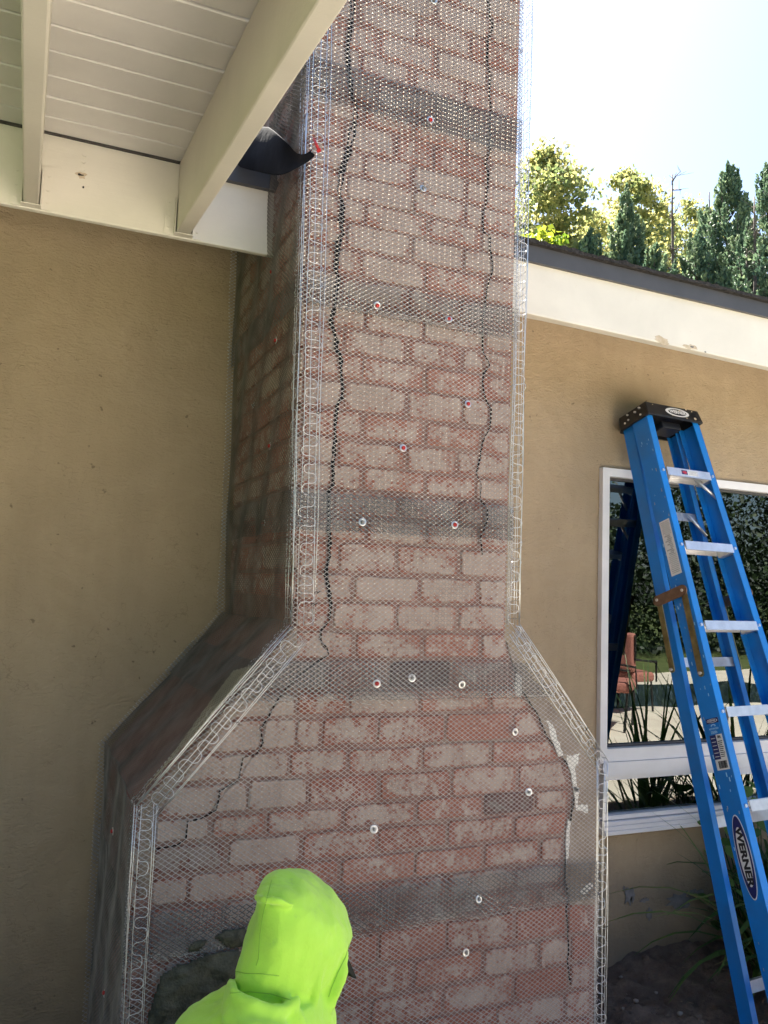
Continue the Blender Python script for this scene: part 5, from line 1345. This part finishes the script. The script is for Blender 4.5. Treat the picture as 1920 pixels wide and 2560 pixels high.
def conifer(px, py_top, Y, slope, label, seed, mat='leaf_conifer', rmax=1.2, npl=90, per=150):
    rng = np.random.default_rng(seed); top = PY(px, py_top, Y); H = top[2]
    t = empty('conifer_tree', (top[0], Y, -.1), label, 'tree', 'trees beyond the roof')
    mb = MB(); trunk_mesh(mb, (top[0], Y, -.1), (top[0], Y, H-.15), .16, .012, rng, wob=.03)
    Q = []; T = []
    pl = [(np.array([top[0], Y, H-1.3]), np.array([top[0], Y, H]), .13)]
    for k in range(npl):
        d = .15+3.3*rng.uniform(0, 1)**.8 if k < npl*.85 else rng.uniform(3.4, H-.6)
        a = rng.uniform(0, 2*pi); rr = min(slope*d, rmax)*sqrt(rng.uniform(.04, 1)); L = rng.uniform(.35, .95)*min(1, .45+d*.3); bz = H-d-L*.5
        b = np.array([top[0]+cos(a)*rr*.75, Y+sin(a)*rr*.75, bz]); e = b+np.array([cos(a)*rr*.3, sin(a)*rr*.3, L]); e[2] = min(e[2], H-d*.35)
        pl.append((b, e, rng.uniform(.07, .17)*min(1.3, .6+d*.35)))
        if k % 3 == 0: mb.tube([np.array([top[0], Y, bz-.2]), b, e], .02, 4, taper=[.025, .015, .004])
    child(mb.build('trunk', M['bark'], None, True), t)
    for (b, e, r) in pl:
        L = np.linalg.norm(e-b); m_ = int(per*max(.4, L)*(1 if b[2] > H-4 else .5)); s = rng.uniform(0, 1, m_); ang = rng.uniform(0, 2*pi, m_); rad = r*np.sqrt(rng.uniform(0, 1, m_))*(1-s)**.6*np.clip(s*6, .3, 1)
        c = b+(e-b)*s[:, None]+np.stack([np.cos(ang)*rad, np.sin(ang)*rad, np.zeros(m_)], 1)
        up = np.stack([np.cos(ang)*.6, np.sin(ang)*.6, np.ones(m_)], 1); d = up+rng.normal(size=(m_, 3))*.4; d /= np.linalg.norm(d, axis=1)[:, None]
        e2 = np.cross(d, rng.normal(size=(m_, 3))); e2 /= np.linalg.norm(e2, axis=1)[:, None]; LL_ = rng.uniform(.05, .13, m_)[:, None]; WW = rng.uniform(.015, .04, m_)[:, None]
        Q.append(np.stack([c-d*LL_*.5, c+e2*WW, c+d*LL_*.6, c-e2*WW], 1)); T.append(np.clip(rng.uniform(.05, .75)+rng.normal(0, .2, m_)+s*.25, 0, 1))
    o = link('crown', leaf_mesh('crown', np.concatenate(Q), np.concatenate(T), M[mat])); child(o, t); return t
def bare_tree(px, py_top, Y, label, seed, wpx=60, twigs=.35):
    rng = np.random.default_rng(seed); top = PY(px, py_top, Y); H = top[2]; R_ = wpx*Y/FPX/2
    t = empty('bare_tree', (top[0], Y, -.1), label, 'tree', 'trees beyond the roof'); mb = MB(); P = trunk_mesh(mb, (top[0], Y, -.1), (top[0]-.02, Y, H-.1), .12, .012, rng, n=14, wob=.05)
    tw = MB()
    for k in range(60):
        h = rng.uniform(.3, .99); b = P[0]+(P[-1]-P[0])*h; a = rng.uniform(0, 2*pi); L = R_*(.35+rng.uniform(0, 1)*(1.1-h*.6)); e = b+np.array([cos(a)*L, sin(a)*L, L*rng.uniform(.2, .9)])
        tw.tube([b, (b+e)/2+rng.normal(size=3)*.04, e], .012, 4, taper=[.018, .010, .004])
        for q in range(4):
            s = (b+(e-b)*rng.uniform(.4, 1)); e2 = s+rng.normal(size=3)*[.12, .12, .10]+[0, 0, .08]; tw.tube([s, e2], .005, 3, taper=[.006, .003])
    child(mb.build('trunk', M['bark'], None, True), t); child(tw.build('twigs', M['bark']), t)['kind'] = 'stuff'; return t
hedge_l = None
def shade_shrub(x0, x1, y0, y1, h, seed, label, n):  # leaf mass added out of view to darken the lower left
    rng = np.random.default_rng(seed); c = np.stack([rng.uniform(x0, x1, n), rng.uniform(y0, y1, n), rng.uniform(.02, h, n)], 1)
    q = rot_quads(c, rng.uniform(.05, .13, n), rng.uniform(.03, .07, n), rng); o = link('shrub', leaf_mesh('shrub', q, rng.uniform(0, 1, n), M['leaf_dark'])); tag(o, label, 'shrub')
shade_shrub(-3.0, -1.7, .2, 2.4, .8, 71, 'unseen leafy shrub added off to the left to darken the lower wall', 14000)
broad_tree(1372, 372, 15, 300, 'tall loose tree with yellow-green leaves right beside the chimney', 11, nclump=420, per=55, leaf=.12, hspan=.75)
broad_tree(1565, 436, 19, 310, 'yellowing tree with open crown behind the dark narrow conifer', 12, nclump=420, per=50, leaf=.14, hspan=.75)
broad_tree(1725, 500, 22, 290, 'smaller yellow tree seen low behind the bare trunk', 13, nclump=330, per=50, leaf=.14, hspan=.75)
broad_tree(1345, 585, 11.5, 260, 'bright lime bush just above the roof edge by the chimney', 14, mat='leaf_lime', nclump=150, per=100, leaf=.11, hspan=.6)
broad_tree(1462, 530, 17, 290, 'low yellow-green tree filling the gap between the two yellow trees', 15, nclump=330, per=50, leaf=.12, hspan=.8)
broad_tree(1645, 545, 20, 290, 'low thin tree with tan-yellow leaves behind the bare trunk', 16, nclump=300, per=50, leaf=.12, hspan=.8)
conifer(1566, 462, 14, .30, 'dark narrow conifer with a single spire before the yellow tree', 21, npl=130, rmax=.9)
conifer(1478, 570, 13.5, .6, 'low conifer with several blunt tips left of the narrow spire', 22, npl=130)
conifer(1820, 402, 13, .44, 'tallest green conifer with a sharp spire, left of the frame edge pair', 23, npl=190, rmax=1.5)
conifer(1748, 560, 12.5, .5, 'low bushy conifer between the bare trunk and the tallest spire', 24, npl=110)
conifer(1925, 395, 13.5, .50, 'dark conifer cut by the right edge of the picture', 25, npl=170, rmax=1.5)
conifer(1635, 610, 13, .7, 'low dull conifer under the bare tree', 26, npl=130)
conifer(1868, 545, 11.8, .6, 'broad low conifer in front of the tallest spire', 27, npl=120)
conifer(1960, 500, 12, .6, 'broad low conifer at the right edge of the picture', 28, npl=120)
bare_tree(1683, 425, 13, 'bare dead tree with a thin straight trunk and twiggy top', 31, wpx=90)
bare_tree(1775, 470, 13.2, 'leafless twiggy stem leaning beside the tallest conifer', 32, wpx=60)
bare_tree(1888, 480, 11.5, 'reddish dead stem between the two right-hand conifers', 33, wpx=90)

# strap-leaved clump and round-leaved shrub behind the ladder
def strap_leaf(Q, T, b, d, L, wd, rng, droop, tone, n=7):
    d = np.array(d, float); d /= np.linalg.norm(d); sidev = np.cross(d, [0, 0, 1]); sidev /= np.linalg.norm(sidev)+1e-9; p = np.array(b, float); prev = None
    for i in range(n+1):
        t = i/n; ww = wd*(sin(pi*min(1, .12+t*.88)))**.7*(1-t*.3)+.0008
        a, c = p-sidev*ww, p+sidev*ww+np.array([0, 0, .15*ww])
        if prev is not None: Q.append([prev[0], prev[1], c, a]); T.append(tone+rng.normal()*.04)
        prev = (a, c); p = p+d*L/n; d = d+np.array([0, 0, -droop/n]); d /= np.linalg.norm(d)
def clump(loc, n, L0, L1, wd, label, seed, mat='leaf_strap', droop=1.3, name='strap_leaf_plant', tonef=None, up=1.1, grp=None, bias=(0, 0, 0)):
    rng = np.random.default_rng(seed); e = empty(name, loc, label, 'plant', grp)
    for k in range(n):
        a = rng.uniform(0, 2*pi); d = [cos(a)*rng.uniform(.2, .9)+bias[0], sin(a)*rng.uniform(.2, .9)+bias[1], up]; Q = []; T = []
        tone = tonef(rng) if tonef else rng.choice([.1, .3, .5, .65, .95], p=[.25, .3, .2, .1, .15])
        b = np.array(loc)+[rng.normal()*.04, rng.normal()*.04, 0]
        strap_leaf(Q, T, b, d, rng.uniform(L0, L1), wd*rng.uniform(.6, 1.1), rng, droop*rng.uniform(.6, 1.8), tone)
        o = link('leaf', leaf_mesh('leaf', np.array(Q), np.clip(np.array(T), 0, 1), M[mat]), None, None, True); child(o, e)
    return e
clump((2.68, 2.36, .0), 90, .35, .85, .011, 'clump of arching strap leaves with dry brown blades at the wall foot behind the ladder', 41)
clump((2.90, 2.42, .0), 70, .45, .95, .013, 'taller green strap-leaf clump below the right part of the window', 42, tonef=lambda r: r.uniform(0, .6))
clump((3.35, 2.30, .0), 46, .6, 1.25, .016, 'long-bladed strap-leaf plant at the right edge of the picture', 43, tonef=lambda r: r.uniform(0, .55), droop=1.0)
def shrub(loc, n, r, label, seed, H=.5):
    rng = np.random.default_rng(seed); e = empty('round_leaf_shrub', loc, label, 'plant'); sm = MB()
    for k in range(n):
        a = rng.uniform(0, 2*pi); rr = r*sqrt(rng.uniform(0, 1)); z = rng.uniform(.10, H); tip = np.array(loc)+[cos(a)*rr, sin(a)*rr, z]; b = np.array(loc)+[cos(a)*rr*.2, sin(a)*rr*.2, 0]
        sm.tube([b, (b+tip)/2+[0, 0, .03], tip], .0022, 4)
        nrm = Vector((rng.normal()*.5, -.6+rng.normal()*.4, 1)).normalized(); q = nrm.to_track_quat('Z', 'Y'); s = rng.uniform(.022, .045); m_ = 10; vs = [tip]
        for i in range(m_):
            t = 2*pi*i/m_; rad = s*(1-.35*max(0, cos(t-pi/2))**6)*(1+.08*sin(5*t)); v_ = q @ Vector((cos(t)*rad, sin(t)*rad, .12*rad*cos(2*t))); vs.append(tip+np.array(v_))
        me = bpy.data.meshes.new('leaf'); me.from_pydata([tuple(v) for v in vs], [], [(0, 1+i, 1+(i+1) % m_) for i in range(m_)]); me.update()
        at = me.attributes.new('tone', 'FLOAT', 'FACE'); at.data.foreach_set('value', [float(rng.uniform(0, 1))]*m_); me.materials.append(M['leaf_round']); child(link('leaf', me, None, None, True), e)
    child(sm.build('stems', M['leaf_round']), e); return e
clump((3.45, 1.50, .0), 34, .7, 1.3, .011, 'long-bladed plant in front of the window, mostly seen as a reflection', 44, tonef=lambda r: r.uniform(0, .5), droop=.9, up=1.6)
clump((3.9, 1.75, .0), 30, .8, 1.6, .014, 'second long-bladed plant farther along, seen in the window reflection', 45, tonef=lambda r: r.uniform(0, .5), droop=.9, up=1.6)
shrub((2.82, 2.56, 0), 120, .24, 'round-leaved green plant against the wall behind the ladder rails', 51, H=.72)
# pebbles, dry leaves
M['pebble'] = simple('pebble', (.38, .33, .28), .85, var=.3, scale=4)
rng = np.random.default_rng(5)
def ground_z(X, Y):
    q = Vector((X*2.2, Y*2.2, 0)); z = .045*mnoise.fractal(q, 1.0, 2.0, 4) + .025*mnoise.noise(Vector((X*13, Y*13, 1)))+.012*mnoise.noise(Vector((X*31, Y*31, 4)))
    return z+.05*max(0, (Y-2.1))/.6-.02
ico = bmesh.new(); bmesh.ops.create_icosphere(ico, subdivisions=1, radius=1.0)
base_v = np.array([v.co[:] for v in ico.verts]); base_f = [tuple(v.index for v in f.verts) for f in ico.faces]; ico.free()
mb = MB()
for k in range(1500):
    X, Y = rng.uniform(1.5, 3.4), rng.uniform(1.2, 2.68); s = rng.uniform(.002, .009)*(1 if rng.random() < .85 else 2.2); sc_ = np.array([1, rng.uniform(.6, 1), rng.uniform(.5, .8)])*s
    mb.add(base_v*sc_*(1+.15*rng.normal(size=(len(base_v), 1)))+[X, Y, ground_z(X, Y)+s*.2], base_f)
tag(mb.build('soil_clods', M['soil'], None, False), 'small clods and crumbs strewn over the soil', 'soil clods', kind='stuff')
M['litter'] = mat_leaf('dry_litter', [(.10, .07, .045), (.24, .18, .12), (.36, .29, .20)], .2)
nl = 420; cl = np.stack([rng.uniform(1.5, 3.4, nl), rng.uniform(1.3, 2.66, nl), np.zeros(nl)], 1); cl[:, 2] = [ground_z(a, b)+.004 for a, b in cl[:, :2]]
ql = rot_quads(cl, rng.uniform(.01, .045, nl), rng.uniform(.003, .010, nl), rng); ql[:, :, 2] = cl[:, None, 2]+(ql[:, :, 2]-cl[:, None, 2])*.25
tag(link('leaf_litter', leaf_mesh('leaf_litter', ql, rng.uniform(0, 1, nl), M['litter'])), 'bits of dry leaf and twig strewn over the soil', 'leaf litter', kind='stuff')
for k, (px, py) in enumerate(((1553, 2437), (1590, 2483), (1557, 2500), (1700, 2530), (1640, 2465))):
    d = ray(px, py); t = (.02-CAM[2])/d[2]; q = CAM+d*t; s = .009+.004*(k % 2)
    o = mesh_obj('pebble', base_v*np.array([1, .8, .6])*s*(1+.08*rng.normal(size=(len(base_v), 1)))+[q[0], q[1], ground_z(q[0], q[1])+s*.4], base_f, M['pebble'], None, True)
    tag(o, ['pale pebble nearest the wall foot by the chimney', 'small cream pebble lying out on the dark soil', 'pale pebble beside the chimney base', 'cream pebble close to the foot of the ladder rail', 'pale pebble between the chimney and the plants'][k], 'pebble', 'pebbles on the soil')

# ------------------------------------------------------------------ garden behind the viewer, seen in the window glass
def hedge(x0, x1, y, h, seed, label, n=16000):
    rng = np.random.default_rng(seed); c = np.stack([rng.uniform(x0, x1, n), y+rng.normal(0, .9, n), np.abs(rng.uniform(0, 1, n))**.9*h], 1); c[:, 2] *= (.75+.25*np.sin(c[:, 0]*1.3+seed)+.12*np.sin(c[:, 0]*3.1))
    q = rot_quads(c, rng.uniform(.08, .22, n), rng.uniform(.06, .15, n), rng); o = link('hedge', leaf_mesh('hedge', q, np.clip(rng.uniform(0, 1, n), 0, 1), M['leaf_dark'])); tag(o, label, 'hedge', kind=None); return o
hedge(-12, 26, -13, 6.5, 61, 'tall dark hedge of trees at the back of the garden', 80000)
hedge(14, 26, -3, 6.5, 62, 'dark hedge along the side of the garden', 40000)
M['cushion'] = simple('salmon_cushion', (.36, .14, .11), .85, var=.1)
M['iron'] = simple('black_iron', (.012, .012, .012), .5)
def chair(loc, rz, label):
    e = empty('patio_chair', loc, label, 'chair', 'salmon cushioned patio chairs'); e.rotation_euler.z = rz
    for (x, y) in ((-.25, -.25), (.25, -.25), (-.25, .25), (.25, .25)):
        mb = MB(); mb.tube([(x, y, 0), (x*.95, y*.95, .42)], .014, 6); mb.build('leg', M['iron'], e)
    mb = MB(); mb.box((-.28, -.28, .42), (.28, .28, .54)); bevel(mb.build('seat_cushion', M['cushion'], e), .04, 3)
    mb = MB(); mb.box((-.28, .20, .54), (.28, .32, 1.02)); bevel(mb.build('back_cushion', M['cushion'], e), .04, 3)
    for x in (-.30, .30): mb = MB(); mb.tube([(x, -.28, .42), (x, -.28, .66), (x, .28, .70), (x, .28, 1.0)], .014, 6); mb.build('arm', M['iron'], e)
    return e
for k, (x, y, a) in enumerate(((3.6, -2.2, .4), (4.7, -2.6, -.6), (5.9, -2.0, 2.4), (6.9, -2.9, 1.2), (4.2, -3.9, 3.0))):
    chair((x, y, 0), a, ['patio chair with salmon cushions nearest the house, reflected low in the window', 'second salmon cushioned chair, turned aside, reflected in the window', 'salmon cushioned chair with its back to the house', 'salmon cushioned chair farthest along the patio', 'salmon cushioned chair by the pool edge'][k])
tb = empty('patio_table', (5.2, -3.2, 0), 'round black iron patio table among the salmon chairs', 'table')
mb = MB(); mb.tube([(0, 0, .70), (0, 0, .73)], .5, 24); mb.build('table_top', M['iron'], tb); mb = MB(); mb.tube([(0, 0, 0), (0, 0, .7)], .03, 8); mb.build('pedestal', M['iron'], tb)
